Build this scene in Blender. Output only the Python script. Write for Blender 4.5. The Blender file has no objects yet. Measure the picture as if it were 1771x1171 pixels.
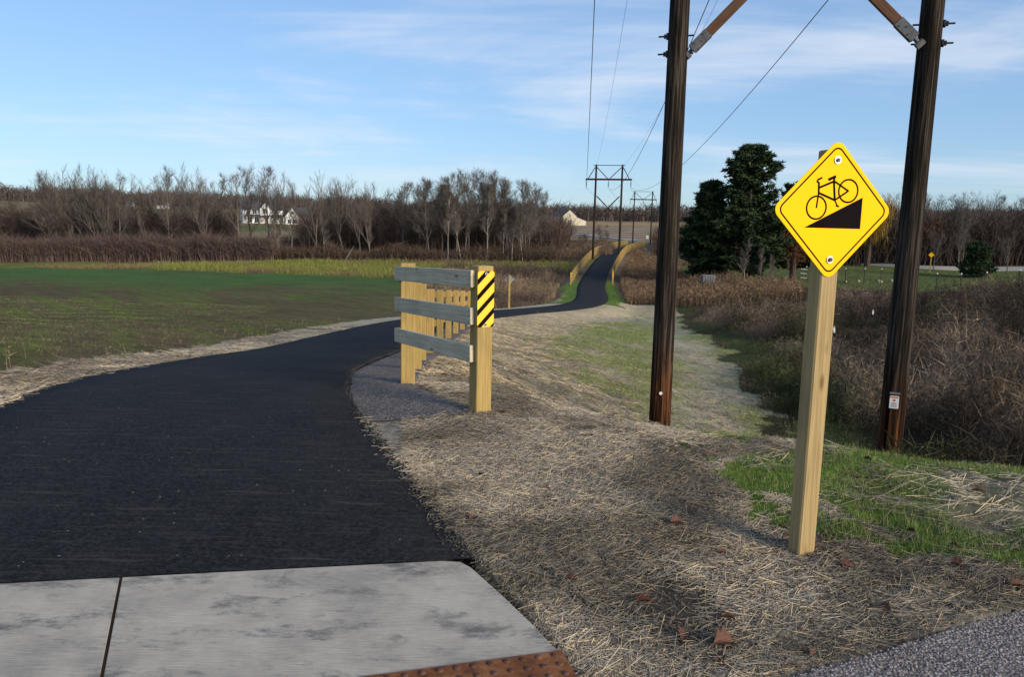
import bpy, math, random
import numpy as np
from mathutils import Matrix, Vector

rng = np.random.default_rng(7)
random.seed(7)
R = math.radians
scene = bpy.context.scene
col = scene.collection

# ------------------------------------------------------------------ camera
CAM_H = 1.6
PITCH, ROLL, FPX = R(8.7), R(1.25), 1375.0
cam_data = bpy.data.cameras.new('camera')
cam = bpy.data.objects.new('camera', cam_data)
col.objects.link(cam)
cam_data.sensor_width = 36.0
cam_data.lens = FPX / 1771.0 * 36.0
cam_data.clip_start = 0.05
cam_data.clip_end = 9000
cam.matrix_world = (Matrix.Translation((0, 0, CAM_H)) @ Matrix.Rotation(R(90) - PITCH, 4, 'X')
                    @ Matrix.Rotation(ROLL, 4, 'Z'))
scene.camera = cam

# ------------------------------------------------------------------ sky and sun
SUN_AZ = R(48)      # to the right of straight behind the viewer
SUN_EL = R(20)
sun_dir = Vector((math.sin(SUN_AZ) * math.cos(SUN_EL), -math.cos(SUN_AZ) * math.cos(SUN_EL), math.sin(SUN_EL)))
world = bpy.data.worlds.new('World')
scene.world = world
world.use_nodes = True
wt = world.node_tree
wt.nodes.clear()
def wn(t, **kw):
    n = wt.nodes.new(t)
    for k, v in kw.items(): setattr(n, k, v)
    return n
def wmath(op, a, b=None, c=None, clamp=False):
    n = wn('ShaderNodeMath', operation=op, use_clamp=clamp)
    for i, s in enumerate((a, b, c)):
        if s is None: continue
        if isinstance(s, (int, float)): n.inputs[i].default_value = s
        else: wt.links.new(s, n.inputs[i])
    return n.outputs[0]
sky = wn('ShaderNodeTexSky', sky_type='NISHITA')
sky.sun_disc = False
sky.sun_elevation = SUN_EL
sky.sun_rotation = math.atan2(sun_dir.x, sun_dir.y)
sky.altitude = 250
sky.air_density = 1.0
sky.dust_density = 0.15
sky.ozone_density = 1.5
tc = wn('ShaderNodeTexCoord')
sp = wn('ShaderNodeSeparateXYZ')
wt.links.new(tc.outputs['Generated'], sp.inputs[0])
zc = wmath('MAXIMUM', sp.outputs[2], 0.0)
den = wmath('ADD', zc, 0.09)
cu = wmath('DIVIDE', sp.outputs[0], den)
cv = wmath('DIVIDE', sp.outputs[1], den)
cb = wn('ShaderNodeCombineXYZ')
wt.links.new(cu, cb.inputs[0]); wt.links.new(cv, cb.inputs[1])
mp = wn('ShaderNodeMapping')
mp.inputs['Rotation'].default_value = (0, 0, R(-8))
mp.inputs['Scale'].default_value = (0.50, 0.46, 1)
mp.inputs['Location'].default_value = (2.35, 0.55, 0)
wt.links.new(cb.outputs[0], mp.inputs[0])
n1 = wn('ShaderNodeTexNoise'); n1.inputs['Scale'].default_value = 0.75; n1.inputs['Detail'].default_value = 9
n1.inputs['Roughness'].default_value = 0.58; n1.inputs['Distortion'].default_value = 0.5
wt.links.new(mp.outputs[0], n1.inputs['Vector'])
mp2 = wn('ShaderNodeMapping'); mp2.inputs['Scale'].default_value = (0.5, 2.3, 1); mp2.inputs['Rotation'].default_value = (0, 0, R(14))
wt.links.new(cb.outputs[0], mp2.inputs[0])
n2 = wn('ShaderNodeTexNoise'); n2.inputs['Scale'].default_value = 1.3; n2.inputs['Detail'].default_value = 8
n2.inputs['Roughness'].default_value = 0.6; n2.inputs['Distortion'].default_value = 0.8
wt.links.new(mp2.outputs[0], n2.inputs['Vector'])
mixn = wmath('ADD', wmath('MULTIPLY', n1.outputs[0], 0.84), wmath('MULTIPLY', n2.outputs[0], 0.16))
mr = wn('ShaderNodeMapRange', interpolation_type='SMOOTHSTEP')
mr.inputs[1].default_value = 0.47; mr.inputs[2].default_value = 0.70
wt.links.new(mixn, mr.inputs[0])
fade = wn('ShaderNodeMapRange'); fade.inputs[1].default_value = 0.0; fade.inputs[2].default_value = 0.08
wt.links.new(sp.outputs[2], fade.inputs[0])
mask = wmath('MULTIPLY', wmath('MULTIPLY', mr.outputs[0], fade.outputs[0]), 0.8)
mx = wn('ShaderNodeMix', data_type='RGBA')
wt.links.new(mask, mx.inputs[0])
gm = wn('ShaderNodeGamma'); gm.inputs[1].default_value = 0.55
pre = wn('ShaderNodeMix', data_type='RGBA', blend_type='MULTIPLY'); pre.inputs[0].default_value = 1; pre.inputs[7].default_value = (.125, .125, .125, 1)
wt.links.new(sky.outputs[0], pre.inputs[6]); wt.links.new(pre.outputs[2], gm.inputs[0])
post = wn('ShaderNodeMix', data_type='RGBA', blend_type='MULTIPLY'); post.inputs[0].default_value = 1; post.inputs[7].default_value = (4.1, 5.6, 7.7, 1)
wt.links.new(gm.outputs[0], post.inputs[6]); wt.links.new(post.outputs[2], mx.inputs[6])
mx.inputs[7].default_value = (5.9, 6.3, 7.0, 1)
bg = wn('ShaderNodeBackground'); bg.inputs[1].default_value = 0.086
out = wn('ShaderNodeOutputWorld')
wt.links.new(mx.outputs[2], bg.inputs[0]); wt.links.new(bg.outputs[0], out.inputs[0])

sun_data = bpy.data.lights.new('sun', 'SUN')
sun_data.energy = 3.1
sun_data.angle = R(22.0)
sun_data.color = (1.0, 0.88, 0.70)
sun = bpy.data.objects.new('sun', sun_data)
col.objects.link(sun)
sun.rotation_euler = sun_dir.to_track_quat('Z', 'Y').to_euler()

scene.view_settings.view_transform = 'Standard'
scene.view_settings.look = 'None'
scene.view_settings.exposure = 0.68
scene.view_settings.gamma = 1.0

# ------------------------------------------------------------------ helpers
def P(px, py, D):
    """place seen in the survey photograph at this pixel and distance -> world point"""
    u = (px - 885.5) / FPX; v = (py - 585.5) / FPX
    U = u * math.cos(ROLL) + v * math.sin(ROLL); V = -u * math.sin(ROLL) + v * math.cos(ROLL)
    return (D * U, D * (math.cos(PITCH) - V * math.sin(PITCH)), CAM_H - D * (math.sin(PITCH) + V * math.cos(PITCH)))

def tag(o, label=None, cat=None, group=None, kind=None):
    if label: o['label'] = label
    if cat: o['category'] = cat
    if group: o['group'] = group
    if kind: o['kind'] = kind
    return o

def empty(name, loc, rz=0.0):
    e = bpy.data.objects.new(name, None)
    e.empty_display_size = 0.1
    e.location = loc; e.rotation_euler = (0, 0, rz)
    col.objects.link(e)
    return e

def link(name, me, parent=None, M=None):
    """link a mesh; M is the world matrix (parent is an unrotated, unscaled Empty or None)"""
    o = bpy.data.objects.new(name, me)
    col.objects.link(o)
    if M is None: M = Matrix.Identity(4)
    if parent is not None:
        o.parent = parent
        off = Vector((0, 0, 0)); q = parent
        off = world_loc(parent)
        o.matrix_basis = Matrix.Translation(-off) @ M
        if parent.type != 'EMPTY':
            o.matrix_basis = wmat(parent).inverted() @ M
    else:
        o.matrix_basis = M
    o['_w'] = [c for r in M for c in r]
    return o
def wmat(o):
    v = o['_w']
    return Matrix((v[0:4], v[4:8], v[8:12], v[12:16]))
def world_loc(o): return o.location.copy()

class MB:
    def __init__(s): s.v = []; s.f = []; s.m = []
    def add(s, vs, fs, mi=0):
        b = len(s.v); s.v += [tuple(v) for v in vs]
        for f in fs: s.f.append(tuple(b + i for i in f)); s.m.append(mi)
        return s
    def box(s, x0, x1, y0, y1, z0, z1, mi=0, b=0.0):
        if b <= 0:
            vs = [(x, y, z) for z in (z0, z1) for y in (y0, y1) for x in (x0, x1)]
            return s.add(vs, [(0, 2, 3, 1), (4, 5, 7, 6), (0, 1, 5, 4), (2, 6, 7, 3), (0, 4, 6, 2), (1, 3, 7, 5)], mi)
        # chamfered box
        vs = []; 
        for sz, z in ((-1, z0), (1, z1)):
            for sy, y in ((-1, y0), (1, y1)):
                for sx, x in ((-1, x0), (1, x1)):
                    vs += [(x - sx * b, y - sy * b, z), (x - sx * b, y, z - sz * b), (x, y - sy * b, z - sz * b)]
        def I(ix, iy, iz, k): return ((iz * 2 + iy) * 2 + ix) * 3 + k
        fs = []
        for iz in (0, 1):
            q = [I(0, 0, iz, 0), I(1, 0, iz, 0), I(1, 1, iz, 0), I(0, 1, iz, 0)]; fs.append(q if iz else q[::-1])
        for iy in (0, 1):
            q = [I(0, iy, 0, 1), I(1, iy, 0, 1), I(1, iy, 1, 1), I(0, iy, 1, 1)]; fs.append(q[::-1] if iy else q)
        for ix in (0, 1):
            q = [I(ix, 0, 0, 2), I(ix, 1, 0, 2), I(ix, 1, 1, 2), I(ix, 0, 1, 2)]; fs.append(q if ix else q[::-1])
        for iy in (0, 1):
            for iz in (0, 1):
                fs.append((I(0, iy, iz, 0), I(1, iy, iz, 0), I(1, iy, iz, 1), I(0, iy, iz, 1)))
        for ix in (0, 1):
            for iz in (0, 1):
                fs.append((I(ix, 0, iz, 0), I(ix, 1, iz, 0), I(ix, 1, iz, 2), I(ix, 0, iz, 2)))
        for ix in (0, 1):
            for iy in (0, 1):
                fs.append((I(ix, iy, 0, 1), I(ix, iy, 1, 1), I(ix, iy, 1, 2), I(ix, iy, 0, 2)))
        for ix in (0, 1):
            for iy in (0, 1):
                for iz in (0, 1):
                    fs.append((I(ix, iy, iz, 0), I(ix, iy, iz, 1), I(ix, iy, iz, 2)))
        return s.add(vs, fs, mi)
    def tube(s, pts, rad, n=6, cap=True, mi=0):
        pts = [Vector(p) for p in pts]
        if not hasattr(rad, '__len__'): rad = [rad] * len(pts)
        rings = []; ref = Vector((0.31, 0.17, 0.93)).normalized()
        for i, p in enumerate(pts):
            t = (pts[min(i + 1, len(pts) - 1)] - pts[max(i - 1, 0)]).normalized()
            a = t.cross(ref)
            if a.length < 1e-3: a = t.cross(Vector((1, 0, 0)))
            a.normalize(); bb = t.cross(a)
            rings.append([p + (a * math.cos(2 * math.pi * k / n) + bb * math.sin(2 * math.pi * k / n)) * rad[i] for k in range(n)])
        vs = [v for r in rings for v in r]; fs = []
        for i in range(len(pts) - 1):
            for k in range(n):
                fs.append((i * n + k, i * n + (k + 1) % n, (i + 1) * n + (k + 1) % n, (i + 1) * n + k))
        if cap:
            fs.append(tuple(range(n))[::-1]); fs.append(tuple((len(pts) - 1) * n + k for k in range(n)))
        return s.add(vs, fs, mi)
    def prism(s, poly, z0, z1, mi=0):
        """polygon in XY extruded in Z"""
        n = len(poly)
        vs = [(x, y, z0) for x, y in poly] + [(x, y, z1) for x, y in poly]
        fs = [tuple(range(n))[::-1], tuple(range(n, 2 * n))] + [(i, (i + 1) % n, n + (i + 1) % n, n + i) for i in range(n)]
        return s.add(vs, fs, mi)
    def prism_y(s, poly, y0, y1, mi=0):
        """polygon in XZ extruded in Y"""
        n = len(poly)
        vs = [(x, y0, z) for x, z in poly] + [(x, y1, z) for x, z in poly]
        fs = [tuple(range(n)), tuple(range(n, 2 * n))[::-1]] + [((i + 1) % n, i, n + i, n + (i + 1) % n) for i in range(n)]
        return s.add(vs, fs, mi)
    def mesh(s, name, mats, smooth=False):
        me = bpy.data.meshes.new(name)
        me.from_pydata(s.v, [], s.f)
        if not isinstance(mats, (list, tuple)): mats = [mats]
        for m in mats: me.materials.append(m)
        if len(mats) > 1: me.polygons.foreach_set('material_index', s.m)
        if smooth: me.polygons.foreach_set('use_smooth', [True] * len(me.polygons))
        me.update()
        return me
    def build(s, name, mats, parent=None, M=None, smooth=False):
        return link(name, s.mesh(name, mats, smooth), parent, M)

def np_mesh(name, verts, tris, mat, colors=None, quads=False, smooth=False):
    me = bpy.data.meshes.new(name)
    k = tris.shape[1]
    me.vertices.add(len(verts)); me.vertices.foreach_set('co', np.ascontiguousarray(verts, np.float32).ravel())
    me.loops.add(len(tris) * k); me.loops.foreach_set('vertex_index', np.ascontiguousarray(tris, np.int32).ravel())
    me.polygons.add(len(tris)); me.polygons.foreach_set('loop_start', np.arange(0, len(tris) * k, k, dtype=np.int32))
    if smooth: me.polygons.foreach_set('use_smooth', np.ones(len(tris), bool))
    me.materials.append(mat)
    if colors is not None:
        a = me.color_attributes.new('Col', 'FLOAT_COLOR', 'POINT')
        c4 = np.ones((len(verts), 4), np.float32); c4[:, :3] = colors
        a.data.foreach_set('color', c4.ravel())
    me.update(calc_edges=True)
    me.validate()
    return me

# vectorised noise
def _hash(ix, iy, seed):
    h = (ix.astype(np.int64) * 374761393 + iy.astype(np.int64) * 668265263 + seed * 2147483647) & 0xffffffff
    h = ((h ^ (h >> 13)) * 1274126177) & 0xffffffff
    return ((h ^ (h >> 16)) & 0xffff) / 65535.0
def vnoise(x, y, seed=0):
    ix = np.floor(x); iy = np.floor(y); fx = x - ix; fy = y - iy
    fx = fx * fx * (3 - 2 * fx); fy = fy * fy * (3 - 2 * fy)
    a = _hash(ix, iy, seed); b = _hash(ix + 1, iy, seed); c = _hash(ix, iy + 1, seed); d = _hash(ix + 1, iy + 1, seed)
    return (a * (1 - fx) + b * fx) * (1 - fy) + (c * (1 - fx) + d * fx) * fy
def fbm(x, y, sc, oct=4, seed=0):
    x = np.asarray(x, float) / sc; y = np.asarray(y, float) / sc; s = 0; a = .5; t = 0
    for i in range(oct):
        s = s + a * vnoise(x + 17.3 * i, y - 9.1 * i, seed + i); t += a; a *= .5; x = x * 2.03; y = y * 2.03
    return s / t
def sstep(a, b, x):
    t = np.clip((x - a) / (b - a), 0, 1); return t * t * (3 - 2 * t)

# ------------------------------------------------------------------ materials
def mat_new(name):
    m = bpy.data.materials.new(name); m.use_nodes = True
    nt = m.node_tree; b = nt.nodes['Principled BSDF']
    return m, nt, b
def N(nt, t, **kw):
    n = nt.nodes.new(t)
    for k, v in kw.items(): setattr(n, k, v)
    return n
def ramp(nt, fac, stops):
    r = N(nt, 'ShaderNodeValToRGB'); e = r.color_ramp.elements
    while len(e) < len(stops): e.new(0.5)
    for i, (p, c) in enumerate(stops):
        e[i].position = p; e[i].color = (c[0], c[1], c[2], 1)
    nt.links.new(fac, r.inputs[0]); return r.outputs[0]
def noise(nt, scale, detail=4, rough=.55, vec=None, dist=0.0):
    n = N(nt, 'ShaderNodeTexNoise'); n.inputs['Scale'].default_value = scale; n.inputs['Detail'].default_value = detail
    n.inputs['Roughness'].default_value = rough; n.inputs['Distortion'].default_value = dist
    if vec is not None: nt.links.new(vec, n.inputs['Vector'])
    return n.outputs[0]
def coords(nt, kind='Object', scale=(1, 1, 1), rnd=False):
    t = N(nt, 'ShaderNodeTexCoord'); m = N(nt, 'ShaderNodeMapping'); m.inputs['Scale'].default_value = scale
    nt.links.new(t.outputs[kind], m.inputs[0])
    if rnd:
        oi = N(nt, 'ShaderNodeObjectInfo'); v = N(nt, 'ShaderNodeVectorMath', operation='SCALE')
        v.inputs[0].default_value = (37.0, 23.0, 51.0); nt.links.new(oi.outputs['Random'], v.inputs['Scale'])
        nt.links.new(v.outputs[0], m.inputs['Location'])
    return m.outputs[0]
def bump(nt, b, h, strength, dist=0.01):
    n = N(nt, 'ShaderNodeBump'); n.inputs['Strength'].default_value = strength; n.inputs['Distance'].default_value = dist
    nt.links.new(h, n.inputs['Height']); nt.links.new(n.outputs[0], b.inputs['Normal'])
def mixc(nt, fac, a, b, mode='MIX'):
    n = N(nt, 'ShaderNodeMix', data_type='RGBA', blend_type=mode)
    for i, s in ((0, fac), (6, a), (7, b)):
        if isinstance(s, (int, float)): n.inputs[i].default_value = s
        elif isinstance(s, tuple): n.inputs[i].default_value = (*s, 1)
        else: nt.links.new(s, n.inputs[i])
    return n.outputs[2]

def simple(name, c, rough=.7, metal=0.0, var=.25, sc=6.0, spec=.3, bmp=0.0):
    m, nt, b = mat_new(name)
    v = coords(nt, 'Object', rnd=True)
    f = noise(nt, sc, 5, .6, v)
    c0 = tuple(x * (1 - var) for x in c); c1 = tuple(min(1, x * (1 + var)) for x in c)
    nt.links.new(ramp(nt, f, [(.3, c0), (.7, c1)]), b.inputs['Base Color'])
    b.inputs['Roughness'].default_value = rough; b.inputs['Metallic'].default_value = metal
    b.inputs['Specular IOR Level'].default_value = spec
    if bmp: bump(nt, b, f, bmp)
    return m

def wood(name, c, dark, knots=True, rough=.75):
    """grain runs along local X"""
    m, nt, b = mat_new(name)
    v = coords(nt, 'Object', (0.9, 16, 16), rnd=True)
    g = noise(nt, 2.6, 5, .6, v, 0.6)
    v2 = coords(nt, 'Object', (1.2, 70, 70), rnd=True)
    g2 = noise(nt, 2.0, 3, .6, v2)
    base = ramp(nt, g, [(.25, dark), (.5, c), (.78, tuple(min(1, x * 1.22) for x in c))])
    base = mixc(nt, .5, base, ramp(nt, g2, [(.38, tuple(x * .5 for x in c)), (.58, tuple(min(1, x * 1.12) for x in c))]))
    v3 = coords(nt, 'Object', (1, 1, 1), rnd=True)
    blot = noise(nt, 3.0, 3, .5, v3)
    base = mixc(nt, ramp(nt, blot, [(.45, (0, 0, 0)), (.75, (.35, .35, .35))]), base, tuple(x * .6 for x in dark))
    if knots:
        vo = N(nt, 'ShaderNodeTexVoronoi'); vo.inputs['Scale'].default_value = 1.0
        nt.links.new(coords(nt, 'Object', (2.4, 7.5, 7.5), rnd=True), vo.inputs['Vector'])
        k = ramp(nt, vo.outputs['Distance'], [(.05, (.75, .75, .75)), (.13, (0, 0, 0))])
        base = mixc(nt, k, base, (.10, .045, .02))
    nt.links.new(base, b.inputs['Base Color'])
    b.inputs['Roughness'].default_value = rough; b.inputs['Specular IOR Level'].default_value = .25
    bump(nt, b, g2, .25, .003)
    return m

def vcol(name, rough=.85, var=.35, sc=30.0, trans=0.0, spec=.15):
    m, nt, b = mat_new(name)
    a = N(nt, 'ShaderNodeVertexColor'); a.layer_name = 'Col'
    f = noise(nt, sc, 3, .6, coords(nt, 'Object'))
    c = mixc(nt, 1.0, a.outputs[0], ramp(nt, f, [(.3, (1 - var,) * 3), (.7, (1 + var * .6,) * 3)]), 'MULTIPLY')
    nt.links.new(c, b.inputs['Base Color'])
    b.inputs['Roughness'].default_value = rough; b.inputs['Specular IOR Level'].default_value = spec
    return m

M = {}
M['pine_wood'] = wood('pine_wood', (.37, .265, .12), (.27, .175, .07))
M['post_wood'] = wood('post_wood', (.385, .265, .09), (.27, .17, .055))
M['rail_wood'] = wood('rail_wood', (.60, .50, .35), (.38, .31, .20))
M['steel'] = simple('galvanised_steel', (.48, .49, .5), .38, .85, .15, 40)
M['dark_steel'] = simple('dark_steel', (.05, .05, .055), .5, .6, .3, 30)
M['sign_yellow'] = simple('sign_yellow', (.98, .52, .003), .6, 0, .02, 2, .08)
M['marker_yellow'] = simple('marker_yellow', (.98, .55, .05), .6, 0, .02, 2, .08)
M['sign_black'] = simple('sign_black', (.008, .006, .006), .9, 0, .2, 5, .03)
M['sign_back'] = simple('sign_back_aluminium', (.36, .38, .40), .4, .7, .15, 8)
M['fitting'] = simple('dull_zinc_fitting', (.13, .13, .135), .7, .3, .3, 15, .2)
M['white_paint'] = simple('white_paint', (.74, .74, .72), .6, 0, .08, 4)
M['cream_wall'] = simple('cream_siding', (.46, .42, .32), .75, 0, .15, .6)
M['slate_roof'] = simple('dark_roof', (.055, .055, .06), .8, 0, .3, 1.5)
M['red_roof'] = simple('weathered_barn_roof', (.09, .075, .075), .8, 0, .3, .8)
M['glass'] = simple('window_glass', (.03, .035, .045), .12, 0, .2, 2, .6)
M['brown_door'] = simple('brown_door', (.12, .05, .03), .5)
M['stone'] = simple('pale_stone', (.26, .23, .18), .9, 0, .25, 8, .2, .5)
M['plastic_white'] = simple('white_plastic', (.50, .51, .53), .6, 0, .2, 20)
M['grey_board'] = simple('weathered_grey_board', (.15, .15, .16), .85, 0, .3, 9)
M['wire'] = simple('aluminium_wire', (.16, .16, .165), .5, .5, .2, 3)
M['leaf'] = simple('dead_leaf', (.10, .042, .027), .7, 0, .45, 25, .3)
M['tpost'] = simple('rusty_t_post', (.07, .06, .05), .8, .2, .3, 20)
M['porcelain'] = simple('brown_insulator', (.10, .045, .03), .25, 0, .15, 5, .5)
M['orange'] = simple('orange_print', (.62, .16, .03), .5, 0, .1, 30)
M['grey_print'] = simple('grey_print', (.10, .10, .11), .6, 0, .1, 30)
M['straw'] = vcol('straw', .8, .25, 60, spec=.2)
M['grass'] = vcol('grass_blades', .7, .2, 8, spec=.2)
M['brush'] = vcol('dry_brush', .9, .3, 3)
M['needles'] = vcol('pine_needles', .75, .35, 1.2, spec=.2)
M['far_wood'] = vcol('distant_twigs', .95, .3, .5)

def pole_mat():
    m, nt, b = mat_new('creosote_pole')
    v = coords(nt, 'Object', (26, 26, .8), rnd=True)
    g = noise(nt, 1.0, 6, .65, v, .4)
    dark = ramp(nt, g, [(.36, (.006, .005, .0045)), (.5, (.022, .017, .0135)), (.64, (.075, .06, .048))])
    red = ramp(nt, g, [(.38, (.007, .004, .003)), (.5, (.026, .012, .007)), (.62, (.13, .055, .024))])
    t = N(nt, 'ShaderNodeTexCoord'); s = N(nt, 'ShaderNodeSeparateXYZ'); nt.links.new(t.outputs['Object'], s.inputs[0])
    jit = N(nt, 'ShaderNodeMath', operation='MULTIPLY_ADD'); nt.links.new(g, jit.inputs[0]); jit.inputs[1].default_value = 1.2
    nt.links.new(s.outputs[2], jit.inputs[2])
    f = N(nt, 'ShaderNodeMapRange'); f.inputs[1].default_value = 1.7; f.inputs[2].default_value = 2.5
    f.inputs[3].default_value = 1; f.inputs[4].default_value = 0
    nt.links.new(jit.outputs[0], f.inputs[0])
    nt.links.new(mixc(nt, f.outputs[0], dark, red), b.inputs['Base Color'])
    b.inputs['Roughness'].default_value = .95; b.inputs['Specular IOR Level'].default_value = .06
    bump(nt, b, g, 1.0, .03)
    return m
M['pole'] = pole_mat()
M['brace_wood'] = wood('brace_wood', (.15, .075, .042), (.06, .03, .019), rough=.9)

def bark(name, c):
    m, nt, b = mat_new(name)
    g = noise(nt, 2.0, 5, .65, coords(nt, 'Object', (6, 6, 1.2), rnd=True))
    nt.links.new(ramp(nt, g, [(.3, tuple(x * .5 for x in c)), (.7, tuple(x * 1.35 for x in c))]), b.inputs['Base Color'])
    b.inputs['Roughness'].default_value = .9; b.inputs['Specular IOR Level'].default_value = .1
    return m
M['bark_grey'] = bark('grey_bark', (.135, .115, .10))
M['bark_pale'] = bark('pale_bark', (.24, .215, .185))
M['bark_dark'] = bark('dark_bark', (.075, .055, .045))
M['twig'] = bark('twig_bark', (.125, .104, .09))
M['twig_dark'] = bark('dark_twig_bark', (.066, .048, .041))
M['willow'] = vcol('willow_foliage', .8, .3, 2)

def asphalt_mat():
    m, nt, b = mat_new('fresh_asphalt')
    v = coords(nt, 'Object')
    g = noise(nt, 48, 8, .86, v)
    big = noise(nt, .9, 8, .72, coords(nt, 'Object', (1, .6, 1)), .3)
    c = ramp(nt, g, [(.42, (.0015, .0014, .0016)), (.5, (.0066, .0063, .0072)), (.58, (.034, .032, .034))])
    c = mixc(nt, ramp(nt, big, [(.44, (0, 0, 0)), (.62, (.35, .35, .35))]), c, (.026, .025, .027))
    vo = N(nt, 'ShaderNodeTexVoronoi'); vo.inputs['Scale'].default_value = 17; nt.links.new(v, vo.inputs['Vector'])
    sel = N(nt, 'ShaderNodeSeparateColor'); nt.links.new(vo.outputs['Color'], sel.inputs[0])
    pick = N(nt, 'ShaderNodeMath', operation='GREATER_THAN'); pick.inputs[1].default_value = .88; nt.links.new(sel.outputs[0], pick.inputs[0])
    sp_ = ramp(nt, vo.outputs['Distance'], [(.07, (1, 1, 1)), (.12, (0, 0, 0))])
    k = N(nt, 'ShaderNodeMath', operation='MULTIPLY'); nt.links.new(sp_, k.inputs[0]); nt.links.new(pick.outputs[0], k.inputs[1])
    c = mixc(nt, k.outputs[0], c, (.26, .24, .21))
    # dusty scuffs
    sc = noise(nt, 2.2, 8, .75, coords(nt, 'Object', (.8, 11, 1)), .3)
    c = mixc(nt, ramp(nt, sc, [(.54, (0, 0, 0)), (.68, (.55, .55, .55))]), c, (.095, .085, .076))
    nt.links.new(c, b.inputs['Base Color'])
    b.inputs['Roughness'].default_value = .85; b.inputs['Specular IOR Level'].default_value = .14
    bump(nt, b, g, .9, .01)
    return m
M['asphalt'] = asphalt_mat()

def concrete_mat():
    m, nt, b = mat_new('broom_finished_concrete')
    v = coords(nt, 'Object')
    br = noise(nt, 3.0, 4, .6, coords(nt, 'Object', (3, 60, 1)))
    big = noise(nt, 2.2, 8, .72, v, .1)
    fine = noise(nt, 90, 3, .6, v)
    c = ramp(nt, big, [(.38, (.25, .225, .19)), (.5, (.38, .335, .27)), (.62, (.48, .43, .35))])
    c = mixc(nt, .4, c, ramp(nt, br, [(.38, (.26, .235, .205)), (.62, (.46, .42, .36))]))
    st = noise(nt, 2.1, 9, .78, coords(nt, 'Object', (1.3, 2.6, 1)), .15)
    c = mixc(nt, ramp(nt, st, [(.52, (0, 0, 0)), (.64, (.85, .85, .85))]), c, (.10, .097, .095))
    sp_ = ramp(nt, fine, [(.66, (0, 0, 0)), (.78, (.35, .35, .35))])
    c = mixc(nt, sp_, c, (.12, .115, .11))
    rust = noise(nt, 2.0, 4, .6, coords(nt, 'Object', (1, 1, 1)))
    c = mixc(nt, ramp(nt, rust, [(.6, (0, 0, 0)), (.8, (.22, .22, .22))]), c, (.34, .22, .12))
    nt.links.new(c, b.inputs['Base Color'])
    b.inputs['Roughness'].default_value = .85; b.inputs['Specular IOR Level'].default_value = .2
    bump(nt, b, br, .5, .004)
    return m
M['concrete'] = concrete_mat()

def rust_mat(name, c0, c1, c2):
    m, nt, b = mat_new(name)
    f = noise(nt, 14, 6, .7, coords(nt, 'Object', rnd=True))
    nt.links.new(ramp(nt, f, [(.3, c0), (.5, c1), (.7, c2)]), b.inputs['Base Color'])
    b.inputs['Roughness'].default_value = .85; b.inputs['Specular IOR Level'].default_value = .2
    bump(nt, b, f, .4, .003); return m
M['rust'] = rust_mat('rusted_iron', (.07, .026, .012), (.18, .066, .024), (.28, .13, .06))
M['rust_dark'] = rust_mat('worn_iron_dome', (.05, .028, .022), (.10, .05, .035), (.17, .085, .05))

def gravel_mat(name, c, sc=55):
    m, nt, b = mat_new(name)
    v = coords(nt, 'Object')
    vo = N(nt, 'ShaderNodeTexVoronoi'); vo.inputs['Scale'].default_value = sc; nt.links.new(v, vo.inputs['Vector'])
    s = N(nt, 'ShaderNodeSeparateColor'); nt.links.new(vo.outputs['Color'], s.inputs[0])
    cc = ramp(nt, s.outputs[0], [(.0, tuple(x * .45 for x in c)), (.5, c), (1, tuple(min(1, x * 1.7) for x in c))])
    big = noise(nt, 2.0, 5, .6, v)
    cc = mixc(nt, 1.0, cc, ramp(nt, big, [(.3, (.72, .7, .68)), (.7, (1.1, 1.1, 1.1))]), 'MULTIPLY')
    cc = mixc(nt, ramp(nt, vo.outputs['Distance'], [(.3, (0, 0, 0)), (.65, (.7, .7, .7))]), cc, tuple(x * .25 for x in c))
    nt.links.new(cc, b.inputs['Base Color']); b.inputs['Roughness'].default_value = .9; b.inputs['Specular IOR Level'].default_value = .2
    iv = N(nt, 'ShaderNodeMath', operation='SUBTRACT'); iv.inputs[0].default_value = 1; nt.links.new(vo.outputs['Distance'], iv.inputs[1])
    bump(nt, b, iv.outputs[0], .8, .012)
    return m
M['gravel'] = gravel_mat('pinkish_gravel', (.19, .165, .155))
M['road_gravel'] = gravel_mat('road_edge_chippings', (.27, .235, .22), 70)
M['pale_road'] = simple('pale_road', (.25, .24, .22), .9, 0, .12, .3)

def ground_mat():
    m, nt, b = mat_new('ground_cover')
    a = N(nt, 'ShaderNodeVertexColor'); a.layer_name = 'Col'
    v = coords(nt, 'Object')
    f1 = noise(nt, 26, 6, .7, v)
    f2 = noise(nt, 2.2, 6, .65, v, .3)
    f3 = noise(nt, .22, 5, .6, v)
    c = mixc(nt, 1.0, a.outputs[0], ramp(nt, f1, [(.32, (.42, .42, .42)), (.66, (1.4, 1.38, 1.35))]), 'MULTIPLY')
    c = mixc(nt, 1.0, c, ramp(nt, f2, [(.3, (.7, .7, .7)), (.7, (1.25, 1.25, 1.22))]), 'MULTIPLY')
    c = mixc(nt, 1.0, c, ramp(nt, f3, [(.3, (.8, .8, .8)), (.7, (1.16, 1.16, 1.16))]), 'MULTIPLY')
    nt.links.new(c, b.inputs['Base Color'])
    b.inputs['Roughness'].default_value = .95; b.inputs['Specular IOR Level'].default_value = .08
    bump(nt, b, f1, .9, .03)
    return m
M['ground'] = ground_mat()

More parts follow.
